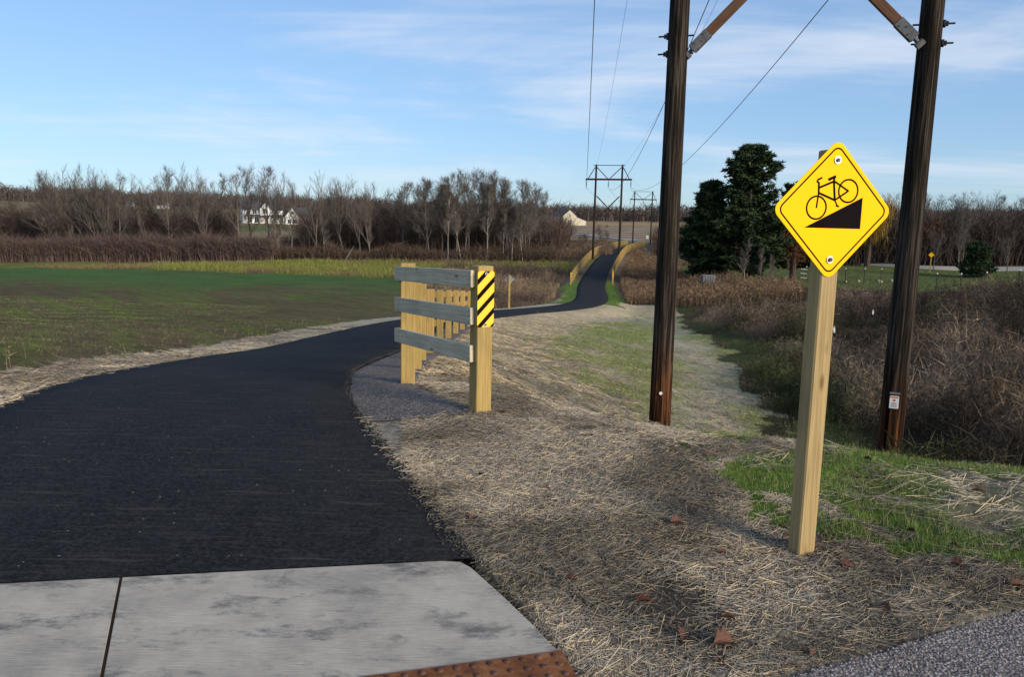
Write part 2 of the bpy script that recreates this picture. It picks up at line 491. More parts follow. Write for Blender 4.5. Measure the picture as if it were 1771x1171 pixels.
# ------------------------------------------------------------------ trail alignment
TR = np.array([(-1.65, 3.27, 0), (-2.02, 4.2, 0), (-2.5, 5.4, 0), (-2.93, 6.8, -.03), (-3.2, 8.2, -.13), (-3.42, 10, -.36), (-3.56, 12.3, -.65),
    (-3.62, 15, -.98), (-3.62, 19.5, -1.40), (-3.58, 25, -1.92), (-3.35, 30, -2.4), (-2.75, 35, -2.9), (-1.7, 39.6, -3.3), (.1, 45, -3.72),
    (2.3, 50.5, -4.15), (4.4, 56, -4.5), (5.8, 61.5, -4.72), (6.6, 68, -4.82), (7.3, 76, -4.82), (9.2, 90, -4.5), (12.1, 107, -3.82),
    (15.2, 125, -3.75), (19.8, 150, -4.05), (28.6, 187, -4.25), (32.5, 203, -4.2)])
def catmull(pts, step):
    out = []; n = len(pts)
    for i in range(n - 1):
        p0 = pts[max(i - 1, 0)]; p1 = pts[i]; p2 = pts[i + 1]; p3 = pts[min(i + 2, n - 1)]
        k = max(2, int(np.linalg.norm(p2 - p1) / step))
        for j in range(k):
            t = j / k
            out.append(.5 * ((2 * p1) + (-p0 + p2) * t + (2 * p0 - 5 * p1 + 4 * p2 - p3) * t * t + (-p0 + 3 * p1 - 3 * p2 + p3) * t ** 3))
    out.append(pts[-1]); return np.array(out)
TC = catmull(TR, .4)
TT = np.gradient(TC[:, :2], axis=0); TT /= np.linalg.norm(TT, axis=1)[:, None]
TN = np.stack([TT[:, 1], -TT[:, 0]], 1)          # to the right
TN[0] = (.985, .172)
for i in range(1, 6):
    w = i / 6.0; v = TN[0] * (1 - w) + TN[i] * w; TN[i] = v / np.linalg.norm(v)
HW = 1.5
HWL = 1.10
def trail_near(x, y):
    """nearest trail sample: distance, signed side offset (right positive), sample height"""
    x = np.asarray(x, float).ravel(); y = np.asarray(y, float).ravel()
    d = np.empty(len(x)); lat = np.empty(len(x)); z = np.empty(len(x))
    C = TC[:, :2].astype(np.float32)
    for i in range(0, len(x), 20000):
        xs = x[i:i + 20000, None].astype(np.float32); ys = y[i:i + 20000, None].astype(np.float32)
        dd = (xs - C[None, :, 0]) ** 2 + (ys - C[None, :, 1]) ** 2
        k = dd.argmin(1); d[i:i + 20000] = np.sqrt(dd[np.arange(len(k)), k])
        rx = x[i:i + 20000] - TC[k, 0]; ry = y[i:i + 20000] - TC[k, 1]
        l = rx * TN[k, 0] + ry * TN[k, 1]
        lat[i:i + 20000] = l
        al = rx * TT[k, 0] + ry * TT[k, 1]
        k2 = np.clip(k + np.where(al > 0, 1, -1), 0, len(TC) - 1)
        seg = np.linalg.norm(TC[k2, :2] - TC[k, :2], axis=1) + 1e-6
        z[i:i + 20000] = TC[k, 2] + (TC[k2, 2] - TC[k, 2]) * np.clip(np.abs(al) / seg, 0, 1)
    return d, lat, z

# ------------------------------------------------------------------ terrain heights
CP = [(0, 0, 0), (-3, 0, 0), (3, 0, 0), (0, 4, 0), (-4, 3, 0), (1.4, 3.7, .0), (3, 3.5, 0), (6, 3, -.1), (-6, 3, 0), (-10, 2, 0), (10, 0, 0), (0, -8, 0),
      (12, -8, .2), (-12, -8, .2), (0, -40, .6), (40, -30, .6), (-40, -30, .6), (0, -200, 2), (250, -150, 2), (-250, -150, 2),
      (.9, 5.9, 0), (.2, 6.3, 0), (-.2, 7.6, -.1), (2.0, 5.7, -.02), (2.9, 5.6, -.1), (4, 5.7, -.18), (6, 5.2, -.3),
      (.4, 8.5, -.45), (1.4, 8.0, -.65), (2.9, 8.0, -1.0), (5, 8, -1.3), (8, 7, -1.3), (2.41, 12.65, -2.0), (5.7, 11.6, -2.3), (1, 11, -1.3), (-.5, 11, -.75),
      (0, 15, -1.35), (1.5, 18, -1.85), (3.4, 17, -2.3), (4.5, 11, -2.1), (5.1, 14.6, -2.45), (6.2, 22, -2.8), (8, 29.6, -3.15), (8.7, 39.6, -3.95), (11.5, 55, -4.9),
      (2.5, 30, -2.85), (0, 24, -2.15), (2.5, 24, -2.5), (4, 40, -3.75), (7, 48, -4.4), (9, 9.5, -2.2), (13, 9, -2.0), (20, 8, -1.6), (30, 5, -1),
      (8, 16, -2.5), (12, 20, -2.35), (15, 25, -2.3), (20, 30, -2.25), (25, 38, -2.3), (30.5, 48, -2.45), (14, 35, -3.1), (20, 45, -3.3), (16, 60, -4.4), (25, 60, -3.8),
      (21, 75, -3.7), (33, 75, -4.1), (45, 70, -3.3), (56, 95, -3.75), (37, 100, -3.75), (28, 112, -3.9), (15, 70, -5.0), (14, 85, -5.6), (18, 105, -5.0), (60, 60, -2),
      (80, 130, -2.5), (60, 180, -3), (120, 100, -1), (150, 250, 1),
      (-5.5, 6, -.02), (-6.5, 9, -.2), (-6.2, 16, -1.0), (-6.2, 24, -1.8), (-6, 31, -2.5), (-12, 12, -.35), (-19.3, 29.8, -1.95), (-12, 30, -2.3), (-21.3, 49.8, -3.4),
      (-12, 50, -3.9), (-35, 60, -4.1), (-64.6, 100, -6.0), (-40, 95, -5.7), (-13.6, 90, -5.45), (-5, 60, -4.7), (0, 75, -5.3), (3, 90, -5.3), (-40, 25, -1.2), (-90, 60, -3),
      (-77.5, 120, -6.4), (-34, 120, -5.25), (1, 120, -4.9), (7, 120, -4.7), (-100, 200, -5), (-20, 200, -4.6), (-91, 303, -2.4), (-60, 320, -2.2), (-200, 300, -2),
      (0, 260, -4.3), (12, 180, -4.8), (-2, 333, -3.2), (29, 424, -2.2), (32, 201, -3.9), (60, 330, -2.6), (80, 505, -.9), (30, 620, .5), (-60, 600, 1.5), (-388, 607, 6),
      (-200, 620, 4), (300, 500, 3), (200, 700, 4), (-500, 1500, 16), (0, 1500, 6), (600, 1500, 14), (2500, 2500, 10), (-2500, 2500, 20), (0, 3500, 12), (3000, -500, 5), (-3000, -500, 5), (0, -3000, 5)]
CPA = np.array(CP, float)
_c = CPA[:, :2]
def kern(r): return np.sqrt(r * r + 0.6)
_A = kern(np.linalg.norm(_c[:, None] - _c[None], axis=2))
_n = len(_c)
_S = np.zeros((_n + 3, _n + 3)); _S[:_n, :_n] = _A - np.eye(_n) * .02
_S[:_n, _n] = 1; _S[:_n, _n + 1:] = _c; _S[_n, :_n] = 1; _S[_n + 1:, :_n] = _c.T
_W = np.linalg.solve(_S, np.concatenate([CPA[:, 2], np.zeros(3)]))
def base_z(x, y):
    x = np.asarray(x, float).ravel(); y = np.asarray(y, float).ravel(); o = np.empty(len(x))
    for i in range(0, len(x), 40000):
        xs = x[i:i + 40000, None]; ys = y[i:i + 40000, None]
        o[i:i + 40000] = kern(np.sqrt((xs - _c[None, :, 0]) ** 2 + (ys - _c[None, :, 1]) ** 2)) @ _W[:_n] + _W[_n] + xs[:, 0] * _W[_n + 1] + ys[:, 0] * _W[_n + 2]
    return o
# concrete apron outline (viewer stands on it)
CON_A, CON_B = np.array((-3.15, 3.0)), np.array((-.16, 3.52))
def on_apron(x, y):
    t = (CON_B - CON_A) / np.linalg.norm(CON_B - CON_A); n = np.array((-t[1], t[0]))
    f = (x - CON_A[0]) * n[0] + (y - CON_A[1]) * n[1]                 # >0 beyond the apron
    edge = np.where(y > 2.75, -.16 + (3.52 - y) * .455, .19 + (2.75 - y) * .35)
    return (f < .25) & (x < edge + .03) & (x > -5.5)
def ZG(x, y, detail=True):
    shp = np.shape(x)
    x = np.asarray(x, float).ravel(); y = np.asarray(y, float).ravel()
    z = base_z(x, y)
    d, lat, tz = trail_near(x, y)
    al = np.abs(lat)
    inside = d < np.maximum(al, .01) + 1.2
    w = (1 - sstep(HW + .25, HW + 2.6, np.where(inside, np.maximum(al, d - .6), d)))
    rel = (fbm(x, y, 1.1, 4, 3) - .5) * .13 + (fbm(x, y, .22, 3, 5) - .5) * .055
    far = np.hypot(x, y)
    rel = rel + (fbm(x, y, 9, 3, 8) - .5) * .45 * sstep(12, 60, far)
    zz = z + (rel if detail else 0) * 1.0
    z = zz * (1 - w) + (tz - .022 + (fbm(x, y, .3, 3, 9) - .5) * .02 * (al > HW + .1)) * w
    ap = on_apron(x, y)
    z = np.where(ap, -.05, z)
    gv = (y < 2.62 + (x - .96) * .46 - .0) & (x > .55) & (y < 4.2)
    z = np.where(gv, np.minimum(z, -.035), z)
    return z.reshape(shp)
def zg(x, y): return float(ZG(np.array([x]), np.array([y]))[0])

# ------------------------------------------------------------------ ground cover zones
DITCH = np.array([(3.2, 7), (4.3, 11), (5.0, 14.6), (6.2, 22), (7.9, 29.6), (8.8, 39.6), (11.6, 55), (12.5, 70), (15, 90), (20, 110)])
def ditch_x(y): return np.interp(y, DITCH[:, 1], DITCH[:, 0])
def field_far(x): return np.interp(x, [-120, -64, -40, -13, -3], [112, 100, 97, 88, 60])
def zones(x, y):
    x = np.asarray(x, float).ravel(); y = np.asarray(y, float).ravel()
    d, lat, tz = trail_near(x, y)
    n1 = fbm(x, y, 2.2, 4, 21) - .5; n2 = fbm(x, y, .5, 3, 22) - .5; n3 = fbm(x, y, 11, 4, 23) - .5; n4 = fbm(x, y, .13, 2, 24) - .5
    left = (lat < 0)
    W = {}
    near = y < 70
    lh = np.interp(y, [3, 5, 7, 9, 12], [1.52, 1.42, 1.27, 1.14, 1.10])
    strip = left & near & (lat > -lh - 1.25 + n2 * .5)
    ff = field_far(x)
    field = left & ~strip & (y < ff + n1 * 1.0) & (x < -4.6 - np.clip(y - 45, 0, 60) * .1 + n1)
    reeds = left & ~strip & ~field & (y < 105) & (y < ff + 40) & (x > -9)
    meadow = left & ~strip & ~field & ~reeds & (y < 117)
    crestg = (x > 1.75 + n1 * 1.5 + n2 * 1.6 + n4 * 1.3 + np.clip(4.6 - y, 0, 3) * .75) & (y > 3.0) & (x > 0)
    xd = ditch_x(y) + n1 * 1.6 + n2 * 1.2
    straw_near = ~left & (y < 8.6) & ~crestg
    bank = ~left & (d < 5.2 + n1 * 2.5 + n2 * 3 + n4 * 2.5) & (y < 62) & ~straw_near
    slope = ~left & ~straw_near & ~bank & (x < xd) & (y < 62)
    crestg = crestg & (y < 9.5) & ~left
    verge = (d < 2.7 + n1 * 2.5 + n3) & (y >= 58) & (y < 82)
    pasture = (x > 21) & (y > 62) & (y < 108) & (x > 14 + (y - 62) * .15) & ~left & (d > 8) & (y > 72 - (x - 22) * 1.2)
    brush = ~left & (x >= xd) & (y < 112) & ~pasture & ~crestg & (y > 6.5)
    brush = brush | (~left & (y >= 62) & (y < 150) & (d > 3.0) & (x < xd + 1))
    W.update(lh=lh, strip=strip, field=field, reeds=reeds, meadow=meadow, crestg=crestg, straw_near=straw_near, bank=bank, slope=slope,
             verge=verge, pasture=pasture, brush=brush, d=d, lat=lat, n1=n1, n2=n2, n3=n3, xd=xd, left=left)
    return W

def mixv(a, b, t): return a * (1 - t[:, None]) + b * t[:, None]
def C3(*c): return np.array(c, float)[None, :]
def ground_colors(x, y):
    W = zones(x, y)
    n = len(W['d']); c = np.zeros((n, 3))
    h1 = fbm(x, y, 1.4, 4, 31); h2 = fbm(x, y, .35, 3, 32); h3 = fbm(x, y, 6, 4, 33); h4 = fbm(x, y, 30, 4, 34)
    c[:] = mixv(C3(.10, .078, .055), C3(.15, .11, .075), h3)                               # woodland floor, rough ground
    far = np.hypot(x, y)
    # far hillside fields
    fld = (y > 190) & (far < 2600)
    stripe = .5 + .5 * np.sin((y * .95 + x * .25 + (h4 - .5) * 40) / 4.2)
    corn = mixv(C3(.20, .145, .10), C3(.33, .25, .17), np.clip(stripe * .75 + (h3 - .5) * .8 + .1, 0, 1))
    tan = mixv(C3(.16, .13, .07), C3(.25, .19, .11), h3)
    right_field = fld & (x > 5 + (y - 190) * -.02)
    c = np.where(right_field[:, None], corn, c)
    c = np.where((fld & ~right_field)[:, None], mixv(tan, C3(.10, .12, .04), sstep(.45, .7, h4)), c)
    gold = right_field & (y > 455) & (y < 520)
    c = np.where(gold[:, None], C3(.36, .235, .10), c)
    road_g = (y > 188) & (y < 212 ) & (x > 10) & (x < 90)
    c = np.where(road_g[:, None], mixv(C3(.09, .13, .04), C3(.15, .15, .06), h3), c)
    m = W['field']
    # winter wheat: green drilled rows over brown soil, bare along the crown of the rise
    r = x * .86 + y * .5
    rows = .5 + .5 * np.sin(r * 2 * math.pi / .38)
    far_f = sstep(30, 85, y)
    ac = x * .90 + y * .44; lg = -x * .44 + y * .90
    streak = sstep(.46, .62, fbm(ac, lg * .10, 1.6, 4, 43)) * sstep(9, 16, y) * sstep(75, 40, y)
    bare = sstep(.46, .66, fbm(x * .6, y * .22, 5, 4, 41)) * (1 - .5 * far_f) 
    mid = np.exp(-((y - 26) / 13.0) ** 2) * .28
    g = np.clip(.66 - bare * .6 - streak * .8 - mid * .6 + .4 * far_f + (h2 - .5) * .9 + (h1 - .5) * .5 + (rows - .5) * .25 * (y < 22), 0, 1)
    rw = .5 + .5 * np.sin((ac + .012 * lg * lg * .2) * 2 * math.pi / 1.5 + fbm(x, y, 6, 2, 44) * 5)
    g = np.clip(g - (rw - .5) * .85 * sstep(8, 14, y) * sstep(90, 50, y), 0, 1)
    fc = mixv(C3(.105, .078, .042), mixv(C3(.095, .122, .023), C3(.062, .128, .034), far_f), g)
    c = np.where(m[:, None], fc, c)
    m = W['meadow']
    mc = mixv(C3(.12, .14, .03), C3(.19, .18, .045), h3); mc = mixv(mc, C3(.16, .09, .06), sstep(.52, .62, h4 * .55 + h3 * .45) )
    c = np.where(m[:, None], mc, c)
    m = W['reeds']
    c = np.where(m[:, None], mixv(C3(.12, .085, .055), C3(.20, .15, .09), h1), c)
    m = W['brush']
    bc = mixv(C3(.04, .031, .021), C3(.07, .055, .037), h1)
    wet = np.exp(-((x - W['xd'] - .9) / 1.0) ** 2) * (y < 60)
    bc = mixv(bc, C3(.045, .06, .02), np.clip(wet, 0, 1)); c = np.where(m[:, None], bc, c)
    m = W['pasture']
    c = np.where(m[:, None], mixv(C3(.075, .105, .028), C3(.12, .13, .045), h1), c)
    straw = mixv(C3(.17, .155, .138), C3(.31, .275, .225), h2)
    straw = mixv(straw, C3(.045, .036, .028), sstep(.54, .74, fbm(x, y, .8, 4, 45)) * .75)
    m = W['straw_near']; c = np.where(m[:, None], straw, c)
    tanb = mixv(C3(.38, .31, .20), C3(.47, .39, .26), h1)
    m = W['bank']; c = np.where(m[:, None], mixv(tanb, straw, np.clip(1.4 - y / 20, 0, .8)), c)
    m = W['strip']; c = np.where(m[:, None], mixv(C3(.37, .32, .23), C3(.45, .395, .295), h2), c)
    m = W['slope']
    sl = mixv(C3(.30, .265, .175), C3(.38, .335, .23), h2)
    gr = sstep(.36, .56, fbm(x * 1.3, y * .55, 1.7, 4, 47) * .7 + .3 * h2)
    sl = mixv(sl, C3(.165, .215, .05), gr * .8); trk = np.exp(-((x - W['xd'] + 1.2 - .5 * np.sin(y * .35)) / .75) ** 2) * sstep(7, 10, y) * (.7 + .6 * (h2 - .5)); sl = mixv(sl, C3(.36, .32, .245), np.clip(trk, 0, 1)); c = np.where(m[:, None], sl, c)
    m = W['crestg']
    cg = mixv(C3(.075, .135, .022), C3(.13, .17, .04), h2); cg = mixv(cg, C3(.20, .175, .125), sstep(.55, .7, fbm(x, y, .9, 3, 49) - .12 * sstep(4.4, 5.2, y)) * .8)
    c = np.where(m[:, None], cg, c)
    m = W['verge']; c = np.where(m[:, None], mixv(C3(.08, .15, .025), C3(.12, .17, .04), h1), c)
    return c

# ------------------------------------------------------------------ the ground sheet
def ang_list():
    a = []; t = -180.0
    while t < 180.0:
        a.append(t); t += .2 if abs(t) < 42 else (.8 if abs(t) < 70 else 4.0)
    return np.radians(np.array(a))
ANG = ang_list()
RAD = 0.9 * 1.0135 ** np.arange(0, int(math.log(4200 / .9) / math.log(1.0135)) + 1)
gx = (RAD[:, None] * np.sin(ANG)[None, :]).ravel(); gy = (RAD[:, None] * np.cos(ANG)[None, :]).ravel()
gz = ZG(gx, gy)
na, nr = len(ANG), len(RAD)
i0 = (np.arange(nr - 1)[:, None] * na + np.arange(na)[None, :]).ravel()
i1 = (np.arange(nr - 1)[:, None] * na + (np.arange(na)[None, :] + 1) % na).ravel()
quads = np.stack([i0, i0 + na, i1 + na, i1], 1)
quads = quads[:, ::-1]
gverts = np.stack([gx, gy, gz], 1)
gme = np_mesh('ground', gverts, quads, M['ground'], ground_colors(gx, gy), smooth=True)
ground = link('ground', gme); tag(ground, kind='structure')
# middle patch under the viewer
mb = MB(); mb.add([(math.sin(a) * .9, math.cos(a) * .9, -.05) for a in ANG], [tuple(range(na))[::-1]])
cen = mb.build('ground_patch', M['concrete']); tag(cen, kind='structure')

# ------------------------------------------------------------------ trail, apron, gravel
def left_half(y): return np.interp(y, [3, 5, 7, 9, 12], [1.52, 1.42, 1.27, 1.14, 1.10])
def ribbon(name, C, Nrm, offs, zoff, mat, jitter=.0, edge_drop=.05, seed=1):
    rg = np.random.default_rng(seed); n = len(C); k = len(offs); V = []
    jl = np.convolve(rg.normal(0, 1, n + 8), np.ones(3) / 3, 'same')[:n] * jitter; jr = np.convolve(rg.normal(0, 1, n + 8), np.ones(3) / 3, 'same')[:n] * jitter
    for i in range(n):
        for j, o in enumerate(offs):
            oo = o * (left_half(C[i, 1]) / HWL if o < 0 else 1) + (jl[i] if j <= 1 else 0) + (jr[i] if j >= k - 2 else 0)
            z = C[i, 2] + zoff - (edge_drop if j in (0, k - 1) else 0)
            V.append((C[i, 0] + Nrm[i, 0] * oo, C[i, 1] + Nrm[i, 1] * oo, z))
    F = [(i * k + j, i * k + j + 1, (i + 1) * k + j + 1, (i + 1) * k + j) for i in range(n - 1) for j in range(k - 1)]
    me = np_mesh(name, np.array(V), np.array(F), mat, smooth=True)
    return link(name, me)
TCf = catmull(TR, .15); TTf = np.gradient(TCf[:, :2], axis=0); TTf /= np.linalg.norm(TTf, axis=1)[:, None]
TNf = np.stack([TTf[:, 1], -TTf[:, 0]], 1); k0 = 14
for i in range(k0):
    v = np.array((.985, .172)) * (1 - i / k0) + TNf[k0] * (i / k0); TNf[i] = v / np.linalg.norm(v)
trail = ribbon('trail', TCf, TNf, [-HWL - .03, -HWL, -.7, -.2, .3, .9, HW, HW + .03], .012, M['asphalt'], .018, .07)
tag(trail, kind='structure')

apron = empty('concrete_apron', (-1, 2.5, 0)); tag(apron, kind='structure')
t_ = (CON_B - CON_A) / np.linalg.norm(CON_B - CON_A); n_ = np.array((t_[1], -t_[0]))    # along the seam, towards the viewer
def seam(x): return CON_A + t_ * ((x - CON_A[0]) / t_[0])
J1 = seam(-1.675); gap = .006; nj = np.array((.372, -.928))
def slab(poly, name='slab'):
    n = len(poly); m = MB()
    c = np.mean(poly, 0); ins = [tuple(np.array(p) + (c - np.array(p)) / np.linalg.norm(c - np.array(p)) * .004) for p in poly]
    vs = [(x, y, -.12) for x, y in poly] + [(x, y, .015) for x, y in poly] + [(x, y, .018) for x, y in ins]
    fs = [tuple(range(2 * n, 3 * n))] + [(i, (i + 1) % n, n + (i + 1) % n, n + i) for i in range(n)] + [(n + i, n + (i + 1) % n, 2 * n + (i + 1) % n, 2 * n + i) for i in range(n)]
    m.add(vs, fs); return m.build(name, M['concrete'], apron)
sd = n_ * -.012
A1 = seam(-1.675 + gap) + n_ * .012; B1 = A1 + nj * 3.4
ER = [(-.30, 3.483), (-.215, 3.475), (-.165, 3.42), (-.02, 3.16), (.10, 2.93), (.19, 2.74), (.27, 2.5), (.33, 2.25), (.36, 1.9), (.4, 1.0), (.4, .2)]
slab([tuple(B1)] + [(.4, .1)] + ER[::-1][1:] + [tuple(A1)])
A2 = seam(-1.675 - gap) + n_ * .012; B2 = A2 + nj * 3.4; D2 = A2 - t_ * 1.52; E2 = B2 - t_ * 1.52
slab([tuple(B2), tuple(A2), tuple(D2), tuple(E2)])
# dark joint filler below the gap
m = MB(); q = [A1 + t_ * .02, A1 - t_ * .03, B1 - t_ * .03, B1 + t_ * .02]
m.add([(p[0], p[1], .0125) for p in q], [(0, 1, 2, 3)]); 
jf = m.build('joint_filler', simple('joint_sealant', (.035, .02, .012), .95, 0, .2, 6, .05), apron)

# rusted tactile plate
pc = np.array((.205, 2.725)); pu = np.array((-.962, -.273)); pv = np.array((.273, -.962))
PM = Matrix(((pu[0], pv[0], 0, pc[0]), (pu[1], pv[1], 0, pc[1]), (0, 0, 1, .0185), (0, 0, 0, 1)))
plate = empty('tactile_plate', (pc[0], pc[1], .0185)); tag(plate, 'rusty cast iron tactile plate with raised domes set in the concrete apron', 'tactile plate')
MB().box(0, 1.22, 0, .61, -.006, .006, b=.002).build('base_plate', M['rust'], plate, PM)
dm = MB(); nseg = 10
rs = [(.0135, 0), (.0125, .003), (.009, .0052), (.005, .006)]
vs = [(r * math.cos(2 * math.pi * k / nseg), r * math.sin(2 * math.pi * k / nseg), z) for r, z in rs for k in range(nseg)]
fs = [(i * nseg + k, i * nseg + (k + 1) % nseg, (i + 1) * nseg + (k + 1) % nseg, (i + 1) * nseg + k) for i in range(3) for k in range(nseg)] + [tuple(3 * nseg + k for k in range(nseg))]
dm.add(vs, fs); dome = dm.mesh('dome', M['rust_dark'], True)
for i in range(18):
    for j in range(8):
        link('dome', dome, plate, PM @ Matrix.Translation((.034 + i * .0605 + (.030 if j % 2 else 0) * 0, .03 + j * .0605, .0058)))

# gravel footing beside the trail under the fence
inner = [(-1.22, 6.02), (-1.36, 6.5), (-1.52, 7.1), (-1.68, 8), (-1.86, 9.5), (-2.0, 12), (-2.1, 15), (-2.12, 20), (-2.08, 25), (-1.9, 30)]
outer = [(-.30, 6.36), (-.34, 6.62), (-.62, 7.15), (-.92, 7.9), (-1.0, 9.5), (-1.18, 12), (-1.3, 15), (-1.35, 20), (-1.3, 25), (-1.2, 30)]
inn = catmull(np.array([(*p, 0) for p in inner]), .12)[:, :2]; outr = catmull(np.array([(*p, 0) for p in outer]), .12)[:, :2]
tt = np.linspace(0, 1, 160); 
inn = np.stack([np.interp(tt ** 1.6, np.linspace(0, 1, len(inn)), inn[:, k]) for k in (0, 1)], 1); outr = np.stack([np.interp(tt ** 1.6, np.linspace(0, 1, len(outr)), outr[:, k]) for k in (0, 1)], 1)
K = 9; V = []
for i in range(160):
    jit = random.uniform(-.02, .03)
    for j in range(K):
        w = j / (K - 1); p = inn[i] * (1 - w) + (outr[i] + np.array((jit, 0))) * w; V.append((p[0], p[1], 0))
V = np.array(V); V[:, 2] = ZG(V[:, 0], V[:, 1]) + .016
V[np.arange(160) * K + K - 1, 2] -= .03
F = np.array([(i * K + j, i * K + j + 1, (i + 1) * K + j + 1, (i + 1) * K + j) for i in range(159) for j in range(K - 1)])
gpad = link('gravel_path', np_mesh('gravel_path', V, F, M['gravel'], smooth=True)); tag(gpad, kind='structure')

# chippings at the road edge, lower right
poly = [(.62, 2.40), (.80, 2.52), (.98, 2.60), (1.15, 2.70), (1.4, 2.80), (1.75, 2.98), (2.2, 3.19), (2.8, 3.45), (3.6, 3.8), (5, 4.3), (7, 3.0), (7, -2), (.62, -2)]
m = MB(); pj = []
for a, b in zip(poly[:9], poly[1:10]):
    for t in np.linspace(0, 1, 9)[:-1]:
        pj.append((a[0] + (b[0] - a[0]) * t + random.uniform(-.012, .012), a[1] + (b[1] - a[1]) * t + random.uniform(-.012, .012)))
pj += poly[9:]
m.prism(pj[::-1], -.1, -.012); shoulder = m.build('road_shoulder', M['road_gravel']); tag(shoulder, kind='structure')

def road_ribbon(name, pts, hw, mat, z=.06):
    C = catmull(np.array(pts, float), 2.0); T = np.gradient(C[:, :2], axis=0); T /= np.linalg.norm(T, axis=1)[:, None]
    Nn = np.stack([T[:, 1], -T[:, 0]], 1); offs = [-hw - .6, -hw, 0, hw, hw + .6]
    V = []
    for i in range(len(C)):
        for j, o in enumerate(offs): V.append((C[i, 0] + Nn[i, 0] * o, C[i, 1] + Nn[i, 1] * o, 0))
    V = np.array(V); zz = ZG(V[:, 0], V[:, 1]).reshape(-1, 5); zm = zz.max(1)
    V[:, 2] = (zm[:, None] + z + np.array([-.9, 0, .05, 0, -.9])[None, :]).ravel()
    F = np.array([(i * 5 + j, i * 5 + j + 1, (i + 1) * 5 + j + 1, (i + 1) * 5 + j) for i in range(len(C) - 1) for j in range(4)])
    o = link(name, np_mesh(name, V, F, mat, smooth=True)); tag(o, kind='structure'); return o
road_ribbon('road', [P(860, 393, 345), P(950, 399, 300), P(1010, 408, 260), P(1060, 415, 225), P(1100, 421, 207), P(1160, 425, 200), P(1230, 430, 190)], 2.2, M['pale_road'])
road_ribbon('road', [P(1180, 452, 130), P(1290, 457, 116), P(1420, 463, 108), P(1540, 470, 102), P(1680, 477, 99), P(1800, 484, 96)], 1.5, M['pale_road'], .22)

# ------------------------------------------------------------------ boards (local X along the length)
def board_mesh(L, w, t, mat, b=.006, name='board'):
    return MB().box(0, L, -t / 2, t / 2, -w / 2, w / 2, b=b).mesh(name, mat)
_bc = {}
def board(name, p0, p1, w, t, mat, parent, side=None, share=True, b=.006):
    """w is the height across, t the thickness along 'side'"""
    p0 = Vector(p0); p1 = Vector(p1); X = (p1 - p0); L = X.length; X.normalize()
    S = Vector(side) if side is not None else Vector((0, 0, 1)).cross(X)
    Y = (S - X * S.dot(X)).normalized(); Z = X.cross(Y)
    key = (round(L, 1) if share else L, w, t, mat.name)
    if key not in _bc: _bc[key] = board_mesh(key[0], w, t, mat, b, name)
    Mx = Matrix(((X.x * L / key[0], Y.x, Z.x, p0.x), (X.y * L / key[0], Y.y, Z.y, p0.y), (X.z * L / key[0], Y.z, Z.z, p0.z), (0, 0, 0, 1)))
    return link(name, _bc[key], parent, Mx)

def disc_mesh(r, t, n, mat, name):
    m = MB(); m.tube([(0, -t / 2, 0), (0, t / 2, 0)], r, n); return m.mesh(name, mat)
def rounded_poly(pts, r, seg=5):
    out = []
    n = len(pts)
    for i in range(n):
        p = Vector(pts[i]); a = (Vector(pts[i - 1]) - p).normalized(); b = (Vector(pts[(i + 1) % n]) - p).normalized()
        ang = a.angle(b); d = r / math.tan(ang / 2); c = p + (a + b).normalized() * (r / math.sin(ang / 2))
        s = p + a * d; e = p + b * d
        a0 = math.atan2(s.y - c.y, s.x - c.x); a1 = math.atan2(e.y - c.y, e.x - c.x)
        da = (a1 - a0 + math.pi) % (2 * math.pi) - math.pi
        for k in range(seg + 1):
            t = a0 + da * k / seg; out.append((c.x + r * math.cos(t), c.y + r * math.sin(t)))
    return out
def frame_of(normal, origin, up=(0, 0, 1)):
    """local -Y looks along 'normal', Z up, X to the right when seen from the front"""
    nrm = Vector(normal).normalized(); Y = -nrm; Z = Vector(up); Z = (Z - Y * Z.dot(Y)).normalized(); X = Y.cross(Z)
    return Matrix(((X.x, Y.x, Z.x, origin[0]), (X.y, Y.y, Z.y, origin[1]), (X.z, Y.z, Z.z, origin[2]), (0, 0, 0, 1)))
def bolt(parent, Mx, r=.012):
    m = MB(); m.tube([(0, 0, 0), (0, -.004, 0)], r * 1.5, 14); w = m.build('washer', M['steel'], parent, Mx)
    m = MB(); m.tube([(0, -.004, 0), (0, -.011, 0)], r * .8, 6); m.build('bolt', M['dark_steel'], parent, Mx)

# ------------------------------------------------------------------ hill sign
SN = (.275, -.961, 0)
SB = Vector((1.462, 3.76, zg(1.462, 3.76)))
sg = empty('hill_sign', SB); tag(sg, 'yellow diamond sign with black bicycle on a slope, on a square wooden post', 'sign')
FM = frame_of(SN, (SB.x, SB.y, SB.z))
FX = Vector((FM[0][0], FM[1][0], 0)); FY = Vector((FM[0][1], FM[1][1], 0))
board('post', SB + Vector((0, 0, -.3)), SB + Vector((.0, 0, 1.955)), .094, .094, M['pine_wood'], sg, side=FY, share=False, b=.007)
SC = FM @ Matrix.Translation((-.012, -.050, 1.68))
HD = .323
pan = MB().prism_y(rounded_poly([(0, HD), (HD, 0), (0, -HD), (-HD, 0)], .042, 8)[::-1], -.0015, .0015).build('sign_panel', M['sign_yellow'], sg, SC)
def ringpoly(o, i, y0, y1):
    n = len(o); m = MB(); vs = [(x, y0, z) for x, z in o] + [(x, y0, z) for x, z in i] + [(x, y1, z) for x, z in o] + [(x, y1, z) for x, z in i]
    fs = [(k, n + k, n + (k + 1) % n, (k + 1) % n) for k in range(n)]
    m.add(vs, fs); return m
o_ = rounded_poly([(0, HD - .026), (HD - .026, 0), (0, -HD + .026), (-HD + .026, 0)], .034, 8); i_ = rounded_poly([(0, HD - .036), (HD - .036, 0), (0, -HD + .036), (-HD + .036, 0)], .028, 8)
